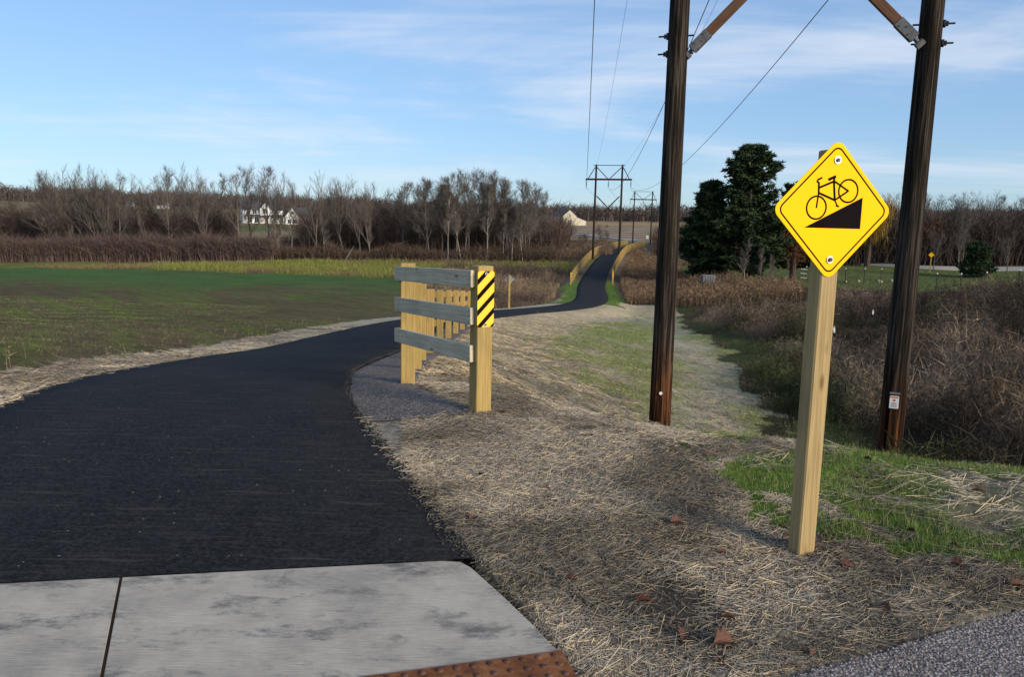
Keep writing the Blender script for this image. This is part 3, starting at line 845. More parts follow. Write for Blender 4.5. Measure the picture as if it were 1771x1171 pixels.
ringpoly(o_, i_, -.0021, -.0019).build('border', M['sign_black'], pan, SC)
sy = MB(); U = .306
def stroke(a, b, w):
    a = Vector((a[0] * U, a[1] * U)); b = Vector((b[0] * U, b[1] * U)); d = (b - a).normalized(); n = Vector((-d.y, d.x)) * w * .66
    q = [a + n - d * w * .3, a - n - d * w * .3, b - n + d * w * .3, b + n + d * w * .3]
    sy.add([(p.x, -.0021 - .00004 * len(sy.f) * .02, p.y) for p in q], [(0, 1, 2, 3)])
def circ(c, r, w):
    n = 40; o = [((c[0] + r * math.cos(k * 2 * math.pi / n)) * U, (c[1] + r * math.sin(k * 2 * math.pi / n)) * U) for k in range(n)]
    rr = r - w / U; i = [((c[0] + rr * math.cos(k * 2 * math.pi / n)) * U, (c[1] + rr * math.sin(k * 2 * math.pi / n)) * U) for k in range(n)]
    vs = [(x, -.0022, z) for x, z in o] + [(x, -.0022, z) for x, z in i]
    sy.add(vs, [(k, n + k, n + (k + 1) % n, (k + 1) % n) for k in range(n)])
circ((-.303, .035), .182, .0082); circ((.233, .295), .182, .0082)
BB = (.007, .153); ST = (-.034, .435); HT = (-.292, .40); HB = (-.283, .2525)
stroke(HB, (-.303, .035), .0062); stroke(HT, HB, .0075); stroke((-.289, .325), (-.036, .427), .0075); stroke(HB, BB, .0075); stroke(BB, ST, .0085)
stroke(ST, (.233, .295), .0065); stroke(BB, (.233, .295), .0065); stroke((-.125, .452), (-.012, .50), .010); stroke((-.034, .42), (-.03, .47), .008)
stroke(HT, (-.325, .415), .0065); stroke((-.325, .415), (-.31, .445), .006); stroke((-.31, .445), (-.245, .475), .0065); stroke(BB, (.06, .068), .0055); stroke((.04, .07), (.085, .062), .006)
sy.build('bicycle_symbol', M['sign_black'], pan, SC)
MB().add([(-.49 * U, -.0023, -.263 * U), (.50 * U, -.0023, -.268 * U), (.50 * U, -.0023, .205 * U)], [(0, 1, 2)]).build('slope_symbol', M['sign_black'], pan, SC)
for zz in (.742, -.737): bolt(sg, SC @ Matrix.Translation((.0, -.002, zz * U)))

# ------------------------------------------------------------------ striped object marker
def marker(parent, Mx, w=.15, h=.455, flip=False, detail=True):
    pn = MB().prism_y(rounded_poly([(-w / 2, h / 2), (w / 2, h / 2), (w / 2, -h / 2), (-w / 2, -h / 2)], .018, 4), -.001, .001).build('marker_panel', M['marker_yellow'], parent, Mx)
    # black diagonal bands clipped to the panel
    m = MB(); s = -1 if flip else 1
    band = .049; per = .126
    def clip(poly, f):
        out = []
        for i in range(len(poly)):
            a, b = poly[i], poly[(i + 1) % len(poly)]; fa, fb = f(a), f(b)
            if fa >= 0: out.append(a)
            if fa * fb < 0:
                t = fa / (fa - fb); out.append((a[0] + (b[0] - a[0]) * t, a[1] + (b[1] - a[1]) * t))
        return out
    base = rounded_poly([(-w / 2, h / 2), (w / 2, h / 2), (w / 2, -h / 2), (-w / 2, -h / 2)], .018, 4)
    for k in range(-3, 4):
        c0 = .062 + k * per
        g = lambda p: p[1] - s * p[0] * 1.0
        pl = clip(clip(base, lambda p: g(p) - c0), lambda p: c0 + band - g(p))
        if len(pl) >= 3: m.add([(x, -.0018, z) for x, z in pl], [tuple(range(len(pl)))])
    m.build('black_stripe', M['sign_black'], pn, Mx)
    if detail:
        for zz in (h / 2 - .02, -h / 2 + .02): bolt(parent, Mx @ Matrix.Translation((0, -.0015, zz)), .008)
    return pn

# ------------------------------------------------------------------ timber fences
RAILS = (1.115, .81, .50)
def fence(name, pts, label, mats, h=1.22, railside=-1, wing=0, marker_at=None, nails=False, group=None):
    """pts: post foot points; the rails sit on the trail side"""
    P0 = Vector((pts[0][0], pts[0][1], zg(pts[0][0], pts[0][1])))
    root = empty(name, P0); tag(root, label, 'fence', group)
    V = [Vector((p[0], p[1], zg(p[0], p[1]))) for p in pts]
    pw = .14; rt = .04
    for i, p in enumerate(V):
        d = (V[min(i + 1, len(V) - 1)] - V[max(i - 1, 0)]) if not (wing and i == 0) else V[1] - V[0]
        if wing and i == 1: d = V[2] - V[1]
        d.z = 0; d.normalize()
        board('post', p + Vector((0, 0, -.35)), p + Vector((0, 0, h)), pw, pw, mats[0], root, side=d, share=False, b=.007)
    for i in range(len(V) - 1):
        a, b = V[i], V[i + 1]; d = (b - a); dh = Vector((d.x, d.y, 0)).normalized(); n = Vector((dh.y, -dh.x, 0)) * railside
        off = n * (pw / 2 + rt / 2 + .001)
        e0 = dh * (.05 if i == 0 and not wing else (-.02 if i == 0 else .003)); e1 = dh * (.09 if wing and i == 0 else -.003)
        if wing and i == 1: e0 = dh * .07
        for k, rz in enumerate(RAILS):
            r = board('rail', a + off + e0 + Vector((0, 0, rz)), b + off + e1 + Vector((0, 0, rz)), .14, rt, mats[1] if (wing and i == 0) else mats[2], root, side=n, share=not nails, b=.004)
            if nails and i < 3:
                for q, dd in ((a + e0, dh * .03), (b + e1, -dh * (.12 if i == 0 else .03))):
                    m = MB()
                    for zz in (-.045, 0, .045):
                        c = q + off + n * (rt / 2) + dd + Vector((0, 0, rz + zz)); m.tube([c - n * .001, c + n * .0025], .0045, 6)
                    m.build('nail_heads', M['dark_steel'], r)
    if marker_at:
        for idx, nrm, flip in marker_at:
            p = V[idx]; nv = Vector(nrm).normalized()
            marker(root, frame_of(nrm, p + nv * (pw / 2 + .003) + Vector((0, 0, h - .04 - .2275))), flip=flip)
    return root
A = (-.255, 6.47); B = (-1.04, 7.86)
npts = [A, B, (-1.22, 10.0), (-1.42, 12.35), (-1.54, 14.8), (-1.58, 17.2), (-1.59, 19.6), (-1.58, 22.0), (-1.55, 24.4), (-1.46, 26.8), (-1.35, 29.2)]
wd = Vector((A[0] - B[0], A[1] - B[1], 0)).normalized()
fence('trail_fence', npts, 'timber three-rail fence with flared end and striped marker beside the gravel footing', (M['post_wood'], M['rail_wood'], M['post_wood']),
      railside=-1, wing=1, marker_at=[(0, (wd.x, wd.y, 0), False)], nails=True)
def along(y0, y1, off, step=2.42):
    out = []; s = 0; ks = [i for i in range(len(TC)) if y0 <= TC[i, 1] <= y1]
    last = None
    for i in ks:
        p = TC[i, :2] + TN[i] * off
        if last is None or np.linalg.norm(p - last) >= step: out.append(tuple(p)); last = p
    return out
FL = along(77, 186, -1.85); FR = along(79, 186, 2.2)
lf = fence('trail_fence', FL, 'long timber three-rail fence curving along the marshy brown side of the trail', (M['post_wood'],) * 3, railside=1, marker_at=[(0, (.1, -1, 0), True)])
rf = fence('trail_fence', FR, 'long timber three-rail fence along the top of the brushy embankment of the trail', (M['post_wood'],) * 3, railside=-1, marker_at=[(0, (-.1, -1, 0), False)])

# ------------------------------------------------------------------ power line frames
def hframe(L2, R2, H, label, near=False, arm_half=3.1, rb=.178, rt_=.125, brace_lo=None):
    L2 = Vector((L2[0], L2[1], zg(*L2) if len(L2) == 2 else L2[2])); R2 = Vector((R2[0], R2[1], zg(*R2) if len(R2) == 2 else R2[2]))
    c = (L2 + R2) / 2; u = Vector((R2.x - L2.x, R2.y - L2.y, 0)).normalized(); w = Vector((-u.y, u.x, 0))
    zt = c.z + H
    root = empty('power_pole_frame', c); tag(root, label, 'power pole')
    n = 20 if near else 10
    for b in (L2, R2):
        m = MB(); hh = zt - b.z; k = 14
        pts = []; rr = []
        for i in range(k + 1):
            t = i / k; pts.append((math.sin(t * 3 + b.x) * .015, math.cos(t * 2.3 + b.y) * .015, -.6 + t * (hh + .6))); rr.append(rb + (rt_ - rb) * t)
        m.tube(pts, rr, n)
        link('pole', m.mesh('pole', M['pole'], True), root, Matrix.Translation(b))
    za = zt - H * .155
    def bd(name, a, b_, wd, th, mat=None):
        mat = mat or (M['brace_wood'] if near else M['pole'])
        return board(name, a, b_, wd, th, mat, root, side=w, share=False, b=.008)
    r0 = rb * .8
    a0 = c.copy(); a0.z = za
    bd('crossarm', a0 - u * arm_half - w * (r0 + .08), a0 + u * arm_half - w * (r0 + .08), .24, .14, M['pole'] if not near else M['brace_wood'])
    pl = Vector((L2.x, L2.y, 0)); pr = Vector((R2.x, R2.y, 0)); Z = Vector((0, 0, 1))
    for p, s in ((pl, -1), (pr, 1)):
        bd('knee_brace', p + Z * (zt - .35) + u * s * .1 - w * r0, a0 + u * s * (arm_half - .35) - w * (r0 + .1) + Z * .08, .1, .07)
        bd('knee_brace', p + Z * (zt - .35) - u * s * .1 - w * r0, a0 - w * (r0 + .1) + Z * .08 + u * s * .12, .1, .07)
    m = MB(); m.tube([pl + Z * (zt - .1) - u * .35, pr + Z * (zt - .1) + u * .35], .045, 6); m.build('top_tie', M['dark_steel'], root)
    lo = brace_lo if brace_lo is not None else c.z + H * .42
    hi = lo + (pr - pl).length * .93
    for p, q, s, off in ((pl, pr, 1, .0), (pr, pl, -1, .13)):
        a = p + u * s * (rb * .85 + .10) + Z * (lo + .10) - w * off; b_ = q - u * s * (rb * .8 + .10) + Z * (hi - .10) - w * off
        br = bd('cross_brace', a, b_, .135, .10)
        if near:
            d = (b_ - a).normalized(); up = d.cross(w)
            for e, sg_ in ((a, 1), (b_, -1)):
                m = MB(); X = d * sg_
                fm = Matrix(((X.x, w.x, up.x, e.x), (X.y, w.y, up.y, e.y), (X.z, w.z, up.z, e.z), (0, 0, 0, 1)))
                m.box(-.06, .26, -.062, -.052, -.072, .072); m.box(-.06, .26, .052, .062, -.072, .072); m.box(-.07, -.02, -.06, .06, -.05, .05)
                m.tube([(-.16, 0, 0), (-.03, 0, 0)], .032, 8); m.tube([(-.17, 0, -.06), (-.17, 0, .06)], .05, 8)
                for bx in (.03, .12, .2): m.tube([(bx, -.075, .03 if bx != .12 else -.03), (bx, .075, .03 if bx != .12 else -.03)], .012, 6)
                link('brace_fitting', m.mesh('brace_fitting', M['fitting']), root, fm)
            # through bolts
            for zz in (lo, lo + .26):
                m = MB(); pp = p + Z * zz; m.tube([pp - u * s * (rb + .13), pp + u * s * (rb + .05)], .014, 8)
                m.tube([pp - u * s * (rb + .045), pp - u * s * (rb + .02)], .035, 6); m.tube([pp - u * s * (rb + .01), pp - u * s * (rb - .02)], .055, 8)
                m.build('through_bolt', M['dark_steel'], root)
    att = []
    for k in (-1, 0, 1):
        top = a0 + u * k * (arm_half - .12) - w * (r0 + .08) - Z * .1
        m = MB(); m.tube([top, top - Z * .95], .018, 6)
        for q in range(5): m.tube([top - Z * (.18 + q * .145), top - Z * (.21 + q * .145), top - Z * (.25 + q * .145)], [.045, .127, .05], 10)
        m.build('insulator_string', M['porcelain'], root)
        att.append(top - Z * .97)
    sh = [pl + Z * (zt - .1), pr + Z * (zt - .1)]
    return root, att, sh, u, w
nf, na_, ns_, nu, nw = hframe((2.44, 12.66, -2.05), (5.73, 11.62, -2.25), 13.6, 'tall dark H-frame power poles rising behind the straw bank, warning plate on one pole', True, brace_lo=4.12)
f1, a1, s1, _, _ = hframe((10.75, 108.5), (14.15, 107.6), 12.6, 'dark wooden H-frame power poles straddling the trail between the long fences')
f2, a2, s2, _, _ = hframe((27.9, 188.5), (31.9, 187.6), 12.4, 'dark wooden H-frame power poles far off where the trail meets the road')
# plate and number tag on the near pole
pb = Vector((5.73, 11.62, 0)); nv = Vector((-.44, -.90, 0)).normalized()
tg = frame_of(nv, pb + nv * .182 + Vector((-.035, .0, -.975)))
tg = frame_of(nv, Vector((P(1546, 703, 11.75)[0], 0, 0)) * 0 + pb + nv * .179 + Vector((0, 0, -.98)))
wp = MB().prism_y(rounded_poly([(-.062, .095), (.062, .095), (.062, -.095), (-.062, -.095)], .012, 3), -.003, .0).build('warning_plate', M['white_paint'], nf, tg)
MB().box(-.054, .054, -.0045, -.0035, .062, .084).build('header_band', M['orange'], wp, tg)
MB().add([(0, -.0045, .052), (.024, -.0045, .028), (0, -.0045, .004), (-.024, -.0045, .028)], [(0, 3, 2, 1)]).build('diamond_mark', M['orange'], wp, tg)
ln = MB()
for zz, w2 in ((-.012, .042), (-.024, .03), (-.042, .046), (-.056, .034), (-.072, .046)): ln.box(-w2, w2, -.0045, -.0035, zz - .0028, zz + .0028)
ln.build('print_lines', M['grey_print'], wp, tg)
MB().box(-.07, .07, -.004, .0, .118, .148, b=.001).build('number_tag', M['steel'], nf, tg)
pl_ = Vector((2.44, 12.66, -1.15)); nvl = Vector((-.19, -.98, 0)).normalized()
m = MB(); m.tube([(0, 0, 0), (0, -.012, 0)], .026, 12); m.build('round_tag', M['white_paint'], nf, frame_of(nvl, pl_ + nvl * .168))

def wire(pts, sag, label, r=.013, seg=60):
    allp = []
    for (a, b), s in zip(zip(pts[:-1], pts[1:]), sag):
        for i in range(seg):
            t = (i / seg); p = a.lerp(b, t); p = p.copy(); p.z -= 4 * s * t * (1 - t); allp.append(p)
    allp.append(pts[-1])
    m = MB(); m.tube(allp, r, 5, False); o = m.build('power_line', M['wire'], None, None, True)
    tag(o, label, 'wire'); return o
back = Vector((-9, -95, 1.5)) 
for k, nm in ((0, 'conductor wire hung from the crossarm ends on the fence side of the poles'), (1, 'conductor wire hung from the middle of the pole crossarms'), (2, 'conductor wire hung from the crossarm ends on the brushy pasture side')):
    b_ = na_[k] + back; fwd = a2[k] + Vector((20, 95, -.5))
    wire([b_, na_[k], a1[k], a2[k], fwd], (1.9, 2.3, 1.7, 1.7), nm)
for k, nm in ((0, 'thin shield wire on the pole tops nearer the fence'), (1, 'thin shield wire on the pole tops nearer the pasture')):
    wire([ns_[k] + back, ns_[k], s1[k], s2[k], s2[k] + Vector((20, 95, -.5))], (1.2, 1.4, 1.0, 1.0), nm, .0065)

# ------------------------------------------------------------------ far signs
def small_sign(px, D, label, h, diamond, front, mat, size=.31, base=None):
    p = P(px, 450, D); b = Vector((p[0], p[1], 0)); b.z = zg(b.x, b.y)
    root = empty('trail_sign', b); tag(root, label, 'sign')
    nrm = Vector((-b.x, -b.y, 0)).normalized() if front else Vector((b.x, b.y, 0)).normalized()
    board('post', b - Vector((0, 0, .3)), b + Vector((0, 0, h)), .12, .12, M['post_wood'], root, side=nrm, share=False)
    fm = frame_of(nrm, b + nrm * .066 + Vector((0, 0, h - size * .8)))
    if diamond: poly = rounded_poly([(0, size), (size, 0), (0, -size), (-size, 0)], .04, 3)
    else: poly = rounded_poly([(-size * .8, size), (size * .8, size), (size * .8, -size), (-size * .8, -size)], .05, 3)
    pn = MB().prism_y(poly[::-1], -.002, .002, 0).build('sign_panel', mat, root, fm)
    return root
small_sign(882, 50, 'grey back of a diamond sign on a wooden post among brown reeds', 2.05, True, False, M['sign_back'])
small_sign(1118, 197, 'small white sign where the far end of the trail meets the road', 2.0, False, True, M['white_paint'], .42)
ys = small_sign(1610, 92, 'small yellow diamond sign beside the road behind the pasture', 2.3, True, True, M['sign_yellow'], .31)

# ------------------------------------------------------------------ trees
def local_link(name, me, parent):
    o = bpy.data.objects.new(name, me); col.objects.link(o); o.parent = parent; return o
def blades_arrays(base, tip, width, colr, tipcol=None):
    """one thin triangle per blade"""
    n = len(base); d = tip - base; L = np.linalg.norm(d, axis=1)[:, None] + 1e-9
    rnd = rng.normal(0, 1, (n, 3)); s = np.cross(d / L, rnd); s /= (np.linalg.norm(s, axis=1)[:, None] + 1e-9); s *= (np.asarray(width).reshape(-1, 1) / 2)
    V = np.empty((n, 3, 3)); V[:, 0] = base - s; V[:, 1] = base + s; V[:, 2] = tip
    Cc = np.repeat(colr[:, None, :], 3, 1)
    if tipcol is not None: Cc[:, 2] = tipcol
    return V.reshape(-1, 3), np.arange(3 * n).reshape(-1, 3), Cc.reshape(-1, 3)
def cat(parts):
    V = []; T = []; Cc = []; b = 0
    for v, t, c in parts:
        V.append(v); T.append(t + b); Cc.append(c); b += len(v)
    return np.concatenate(V), np.concatenate(T), np.concatenate(Cc)

def bare_tree_meshes(seed, form, tm, cm):
    """unit-height tree, 1 m tall; returns trunk mesh and crown mesh"""
    rd = random.Random(seed); tr = MB(); cr = MB(); tw = []
    p_ = dict(vase=(.35, 6, 24, .62), tall=(.22, 9, 34, .36), slender=(.35, 8, 30, .24), dense=(.12, 9, 42, .50))[form]
    def rv(): return Vector((rd.gauss(0, 1), rd.gauss(0, 1), rd.gauss(0, 1)))
    def branch(p, d, L, r, lvl):
        n = (6, 5, 4, 3)[lvl]; pts = [p.copy()]; rr = [r]; dd = d.copy()
        for i in range(n):
            dd = (dd + rv() * (.06, .10, .13, .15)[lvl] + Vector((0, 0, (.05, .16, .17, .14)[lvl]))).normalized()
            p = p + dd * (L / n); pts.append(p.copy()); rr.append(max(r * (1 - .8 * (i + 1) / n), .0006))
        (tr if lvl < 2 else cr).tube(pts, rr, (7, 5, 3, 3)[lvl], lvl < 1)
        cnt = (p_[1], 9, 6, 4)[lvl] + rd.randint(-1, 1)
        for k in range(cnt):
            t = (p_[0] + (.97 - p_[0]) * (k + rd.random() * .8) / cnt) if lvl == 0 else (.15 + .85 * (k + rd.random()) / cnt)
            t = min(t, .98); f = t * n; i = min(int(f), n - 1); q = pts[i].lerp(pts[i + 1], f - i)
            ax = (pts[i + 1] - pts[i]).normalized(); side = ax.cross(rv()).normalized()
            ang = R(p_[2] * rd.uniform(.7, 1.3) + (6 if lvl else 0)); nd = (ax * math.cos(ang) + side * math.sin(ang)).normalized()
            if lvl == 0: nl = p_[3] * (1.0 - .42 * t) * rd.uniform(.8, 1.15); nr_ = r * (.60 - .28 * t)
            else: nl = L * rd.uniform(.40, .66) * (1.08 - .45 * t); nr_ = max(r * .46 * (1 - .4 * t), .0008)
            if lvl == 3: tw.append((q, q + (nd + Vector((0, 0, .35))).normalized() * rd.uniform(.035, .085)))
            else: branch(q, nd, nl, nr_, lvl + 1)
    fork = form == 'vase'
    if fork:
        branch(Vector((0, 0, 0)), Vector((rd.uniform(-.08, .08), rd.uniform(-.08, .08), 1)), .42, .0125, 0)
    else:
        branch(Vector((0, 0, 0)), Vector((rd.uniform(-.05, .05), rd.uniform(-.05, .05), 1)), .93 if form != 'dense' else .8, .0105, 0)
    a = np.array([t[0] for t in tw]); b = np.array([t[1] for t in tw])
    for q0, q1 in tw:
        s = (q1 - q0).cross(rv()).normalized() * .0012
        cr.add([q0 - s, q0 + s, q1], [(0, 1, 2)])
    zmax = max(v[2] for v in cr.v)
    for mm in (tr, cr): mm.v = [(x / zmax, y / zmax, z / zmax) for x, y, z in mm.v]
    return tr.mesh('trunk', tm, True), cr.mesh('crown', cm)
TV = {'vase': [bare_tree_meshes(s, 'vase', M['bark_grey'], M['twig']) for s in (1, 2, 3)],
      'tall': [bare_tree_meshes(s, 'tall', M['bark_grey'], M['twig']) for s in (11, 12, 13, 14)],
      'slender': [bare_tree_meshes(s, 'slender', M['bark_pale'], M['twig']) for s in (21, 22)],
      'dense': [bare_tree_meshes(s, 'dense', M['bark_dark'], M['twig_dark']) for s in (31, 32, 33)]}
def tree(form, px, topy, D, label, group, wide=1.0, name='bare_tree'):
    p = P(px, 430, D); x, y = p[0], p[1]; z = zg(x, y) - .15
    H = P(px, topy, D)[2] * 1.0; H = (CAM_H + (P(px, topy, D)[2] - CAM_H) * (y / P(px, topy, D)[1])) - z
    e = empty(name, (x, y, z), random.uniform(0, 6.28)); tag(e, label, 'tree', group)
    s = max(H, 1.0); e.scale = (s * wide, s * wide, s)
    t, c = random.choice(TV[form])
    local_link('trunk', t, e); local_link('crown', c, e)
    return e
tallL = 'tall bare tree rising above the brown thicket beyond the green field'
for px, ty in [(75, 286), (98, 292), (126, 272), (150, 275), (168, 290), (187, 282), (208, 286), (232, 292), (288, 278), (312, 272), (334, 280), (366, 295), (386, 291), (412, 278), (436, 274), (462, 278),
               (486, 286), (503, 300), (545, 297), (570, 288), (596, 297), (622, 308), (642, 305), (668, 318)]:
    tree('vase' if random.random() < .6 else 'tall', px + random.uniform(-4, 4), ty + 2, random.uniform(119, 132), tallL, 'tall bare trees beyond the field', random.uniform(.85, 1.15))
for px, ty in [(695, 312), (706, 306), (722, 300), (735, 304), (748, 298), (762, 296), (775, 290), (788, 294), (800, 284), (812, 290), (822, 286), (836, 282), (848, 288), (858, 286), (872, 296), (884, 300), (897, 306), (908, 303), (914, 301), (924, 308), (934, 322)]:
    tree('tall', px + random.uniform(-4, 4), ty + 2, random.uniform(118, 134), 'tall bare tree in the dense grove between the green field and the barn', 'tall bare trees of the grove by the barn', random.uniform(.9, 1.3))
for px, ty in [(120, 398), (255, 372), (473, 385), (480, 380), (774, 330), (798, 340), (842, 320), (870, 365), (886, 365), (905, 370), (560, 370), (640, 380)]:
    tree('slender', px, ty - 12, random.uniform(115.5, 117.5), 'slender pale-barked young tree at the grassy edge of the wood', 'pale young trees at the wood edge', .8)
for i in range(110):
    px = -30 + i * 9.1 + random.uniform(-9, 9)
    if 398 < px < 528 or px > 885: continue
    tree('dense', px, random.uniform(336, 378) - (8 if px < 60 else 0) + (12 if px > 900 else 0), random.uniform(122, 165), 'short dark twiggy tree crowded in the wood behind the thicket', 'short dark trees in the wood', random.uniform(1.0, 1.6))
for px, ty, D in [(962, 404, 150), (1000, 400, 140), (1016, 398, 170), (1036, 384, 185), (1046, 394, 160)]:
    tree('dense', px, ty, D, 'low bushy bare tree on the slope below the barn', 'low bare trees below the barn', 1.3)
for px, ty, D in [(1030, 358, 480), (1065, 355, 520), (962, 356, 450), (945, 352, 470), (1090, 362, 540), (1010, 366, 500)]:
    tree('dense', px, ty, D, 'rounded bare tree on the skyline behind the stubble field', 'bare trees on the stubble field skyline', 1.3)
px = 1440
while px < 1800:
    tree(random.choice(['tall', 'tall', 'vase', 'dense']), px, random.uniform(312, 345) + (8 if px > 1560 else 0), random.uniform(101, 125), 'bare grey tree in the woods behind the pasture road', 'bare trees behind the pasture', random.uniform(.8, 1.15)); px += random.uniform(9, 16)
for px, ty, D in [(1745, 395, 90), (1665, 380, 96), (1618, 385, 97)]:
    tree('vase', px, ty, D, 'low spreading bare tree standing alone by the pasture road', 'spreading bare trees by the pasture road', 1.1)
for px, ty, D in [(1293, 408, 68), (1318, 425, 66), (1345, 440, 67), (1340, 436, 72), (1365, 445, 74)]:
    tree('slender', px, ty, D, 'thin bare sapling in front of the dark pines', 'bare saplings by the pines', .9)

def conifer_meshes(seed, H, Rmax, low=.08, loose=1.0, colors=((.013, .028, .012), (.052, .082, .028))):
    rd = np.random.default_rng(seed); tr = MB(); tr.tube([(0, 0, 0), (.1, 0, H * .35), (0, .1, H * .7), (0, 0, H * .985)], [H * .022, H * .017, H * .009, .02], 8)
    B = []; T = []
    nb = 190; 
    for k in range(nb):
        t = low + (1 - low) * ((k + rd.random()) / nb); az = rd.uniform(0, 2 * math.pi)
        prof = (1 - t) ** .66 * (.8 + .2 * math.sin(t * 11 + seed)) * min(1, (t - low) * 5 + .55)
        L = Rmax * prof * rd.uniform(.6, 1.12) * (1.18 if rd.random() < .12 * loose else 1) + .25
        d = np.array((math.cos(az), math.sin(az), 0)); p0 = np.array((0, 0, t * H)); up = rd.uniform(.05, .32) + .5 * t
        e = p0 + d * L + np.array((0, 0, L * up)); mid = p0 + d * L * .55 + np.array((0, 0, L * up * .32))
        tr.tube([p0, mid, e], [.05, .03, .012], 4, False)
        nt = int(12 + L * 11)
        for j in range(nt):
            s = .22 + .78 * math.sqrt((j + rd.random()) / nt)
            q = (p0 * (1 - s) ** 2 + 2 * mid * s * (1 - s) + e * s * s) + rd.normal(0, 1, 3) * np.array((.34, .34, .09)) * (.5 + L * .13)
            nn = 11; v = rd.normal(0, 1, (nn, 3)); v[:, 2] = v[:, 2] * .6 + .35; v += d * .5; v /= np.linalg.norm(v, axis=1)[:, None]
            B.append(np.repeat(q[None], nn, 0)); T.append(q[None] + v * rd.uniform(.22, .5, (nn, 1)))
    B = np.concatenate(B); T = np.concatenate(T); n = len(B)
    f = np.repeat(rd.random(n // 11), 11)[:, None]; c = np.array(colors[0])[None] * (1 - f) + np.array(colors[1])[None] * f
    V, Tt, Cc = blades_arrays(B, T, rd.uniform(.09, .2, n), c)
    return tr.mesh('trunk', M['bark_dark']), np_mesh('crown', V, Tt, M['needles'], Cc)
def conifer(px, topy, D, Rm, seed, label, low=.08, name='pine_tree', group=None, loose=1.0):
    p = P(px, 450, D); x, y = p[0], p[1]; z = zg(x, y) - .2; q = P(px, topy, D)
    H = CAM_H + (q[2] - CAM_H) * (y / q[1]) - z
    e = empty(name, (x, y, z)); tag(e, label, 'tree', group)
    t, c = conifer_meshes(seed, H, Rm, low, loose); local_link('trunk', t, e); local_link('crown', c, e)
conifer(1224, 318, 79, 3.9, 3, 'shorter dark green pine with rounded top beside the tallest pine', .06)
conifer(1291, 254, 77, 5.2, 5, 'tallest dark green pine with ragged crown behind the brushy bank', .05, loose=2)
conifer(1375, 318, 83, 5.6, 9, 'broad dark pine partly behind the yellow diamond sign', .12)
conifer(1690, 424, 84, 1.2, 12, 'small young evergreen in front of the woods behind the pasture', .05, 'evergreen_tree')
conifer(768, 322, 150, 3.4, 14, 'dark evergreen with pointed top inside the bare grove', .2, 'evergreen_tree')
conifer(845, 322, 152, 3.0, 15, 'narrower dark evergreen deeper in the bare grove near the barn', .2, 'evergreen_tree')

def willow(px, topy, D, Rm, label, cols, droop=(.4, 1.5)):
    p = P(px, 450, D); x, y = p[0], p[1]; z = zg(x, y) - .1; q = P(px, topy, D); H = CAM_H + (q[2] - CAM_H) * (y / q[1]) - z
    e = empty('willow_tree', (x, y, z)); tag(e, label, 'tree')
    tr = MB(); tr.tube([(0, 0, 0), (.1, .1, H * .3), (0, 0, H * .5)], [.35, .28, .2], 8); B = []; T = []
    for k in range(16):
        az = k * 2.4; L = Rm * random.uniform(.5, 1); e1 = Vector((math.cos(az) * L, math.sin(az) * L, H * random.uniform(.7, .97))); tr.tube([(0, 0, H * .35), Vector((0, 0, H * .62)).lerp(e1, .5) , e1], [.12, .07, .02], 5, False)
        for j in range(130):
            c = e1 * random.uniform(.45, 1.05) ; c = np.array(c) + rng.normal(0, .45, 3) + np.array((0, 0, H * .12)); l = random.uniform(*droop)
            B.append(c); T.append(c + np.array((random.gauss(0, .15), random.gauss(0, .15), -l)))
    B = np.array(B); T = np.array(T); f = rng.random((len(B), 1)); c = np.array(cols[0])[None] * (1 - f) + np.array(cols[1])[None] * f
    V, Tt, Cc = blades_arrays(B, T, rng.uniform(.04, .1, len(B)), c)
    local_link('trunk', tr.mesh('trunk', M['bark_dark']), e); local_link('crown', np_mesh('crown', V, Tt, M['willow'], Cc), e)
willow(1500, 352, 100, 3.4, 'yellow-leaved willow behind the pasture, half hidden by the near pole', ((.15, .09, .02), (.26, .165, .03)))
willow(1600, 385, 104, 2.2, 'small rusty-leaved tree beside the pasture road', ((.13, .05, .02), (.20, .085, .03)), (-.2, .6))
willow(1372, 405, 78, 1.2, 'low orange-brown leafy shrub under the broad pine', ((.10, .04, .02), (.15, .06, .028)), (-.3, .35))

# ------------------------------------------------------------------ woods and brush that read as a mass
def twig_mass(name, px0, px1, D0, D1, n, hfun, cols, label, lean=.35, w=(.05, .1), cat_='brush', sprigs=3):
    px = rng.uniform(px0, px1, n); D = rng.uniform(D0, D1, n)
    pts = np.array([P(a, 440, b)[:2] for a, b in zip(px, D)]); z = ZG(pts[:, 0], pts[:, 1]) - .05
    base = np.column_stack([pts, z]); h = hfun(px, D) * rng.uniform(.55, 1.05, n)
    tip = base + np.column_stack([rng.normal(0, lean, n) * h, rng.normal(0, lean, n) * h, h])
    f = rng.random((n, 1)); c = np.array(cols[0])[None] * (1 - f) + np.array(cols[1])[None] * f
    parts = [blades_arrays(base, tip, rng.uniform(*w, n), c)]
    for k in range(sprigs):
        t = rng.uniform(.25, .9, (n, 1)); b2 = base + (tip - base) * t; t2 = b2 + np.column_stack([rng.normal(0, .3, n) * h, rng.normal(0, .3, n) * h, np.abs(rng.normal(.3, .15, n)) * h])
        parts.append(blades_arrays(b2, t2, rng.uniform(w[0] * .7, w[1] * .7, n), c * rng.uniform(.75, 1.25, (n, 1))))
    V, T, Cc = cat(parts); o = link(name, np_mesh(name, V, T, M['brush'], Cc)); tag(o, label, cat_, kind='stuff'); return o
twig_mass('thicket', -60, 470, 113.5, 118, 16000, lambda p, d: 2.9 + .7 * vnoise(p / 45, d * 0, 5) + .5 * vnoise(p / 12, d * 0, 6), ((.07, .048, .043), (.155, .11, .095)), 'dense purplish brown thicket along the far edge of the field', .16)
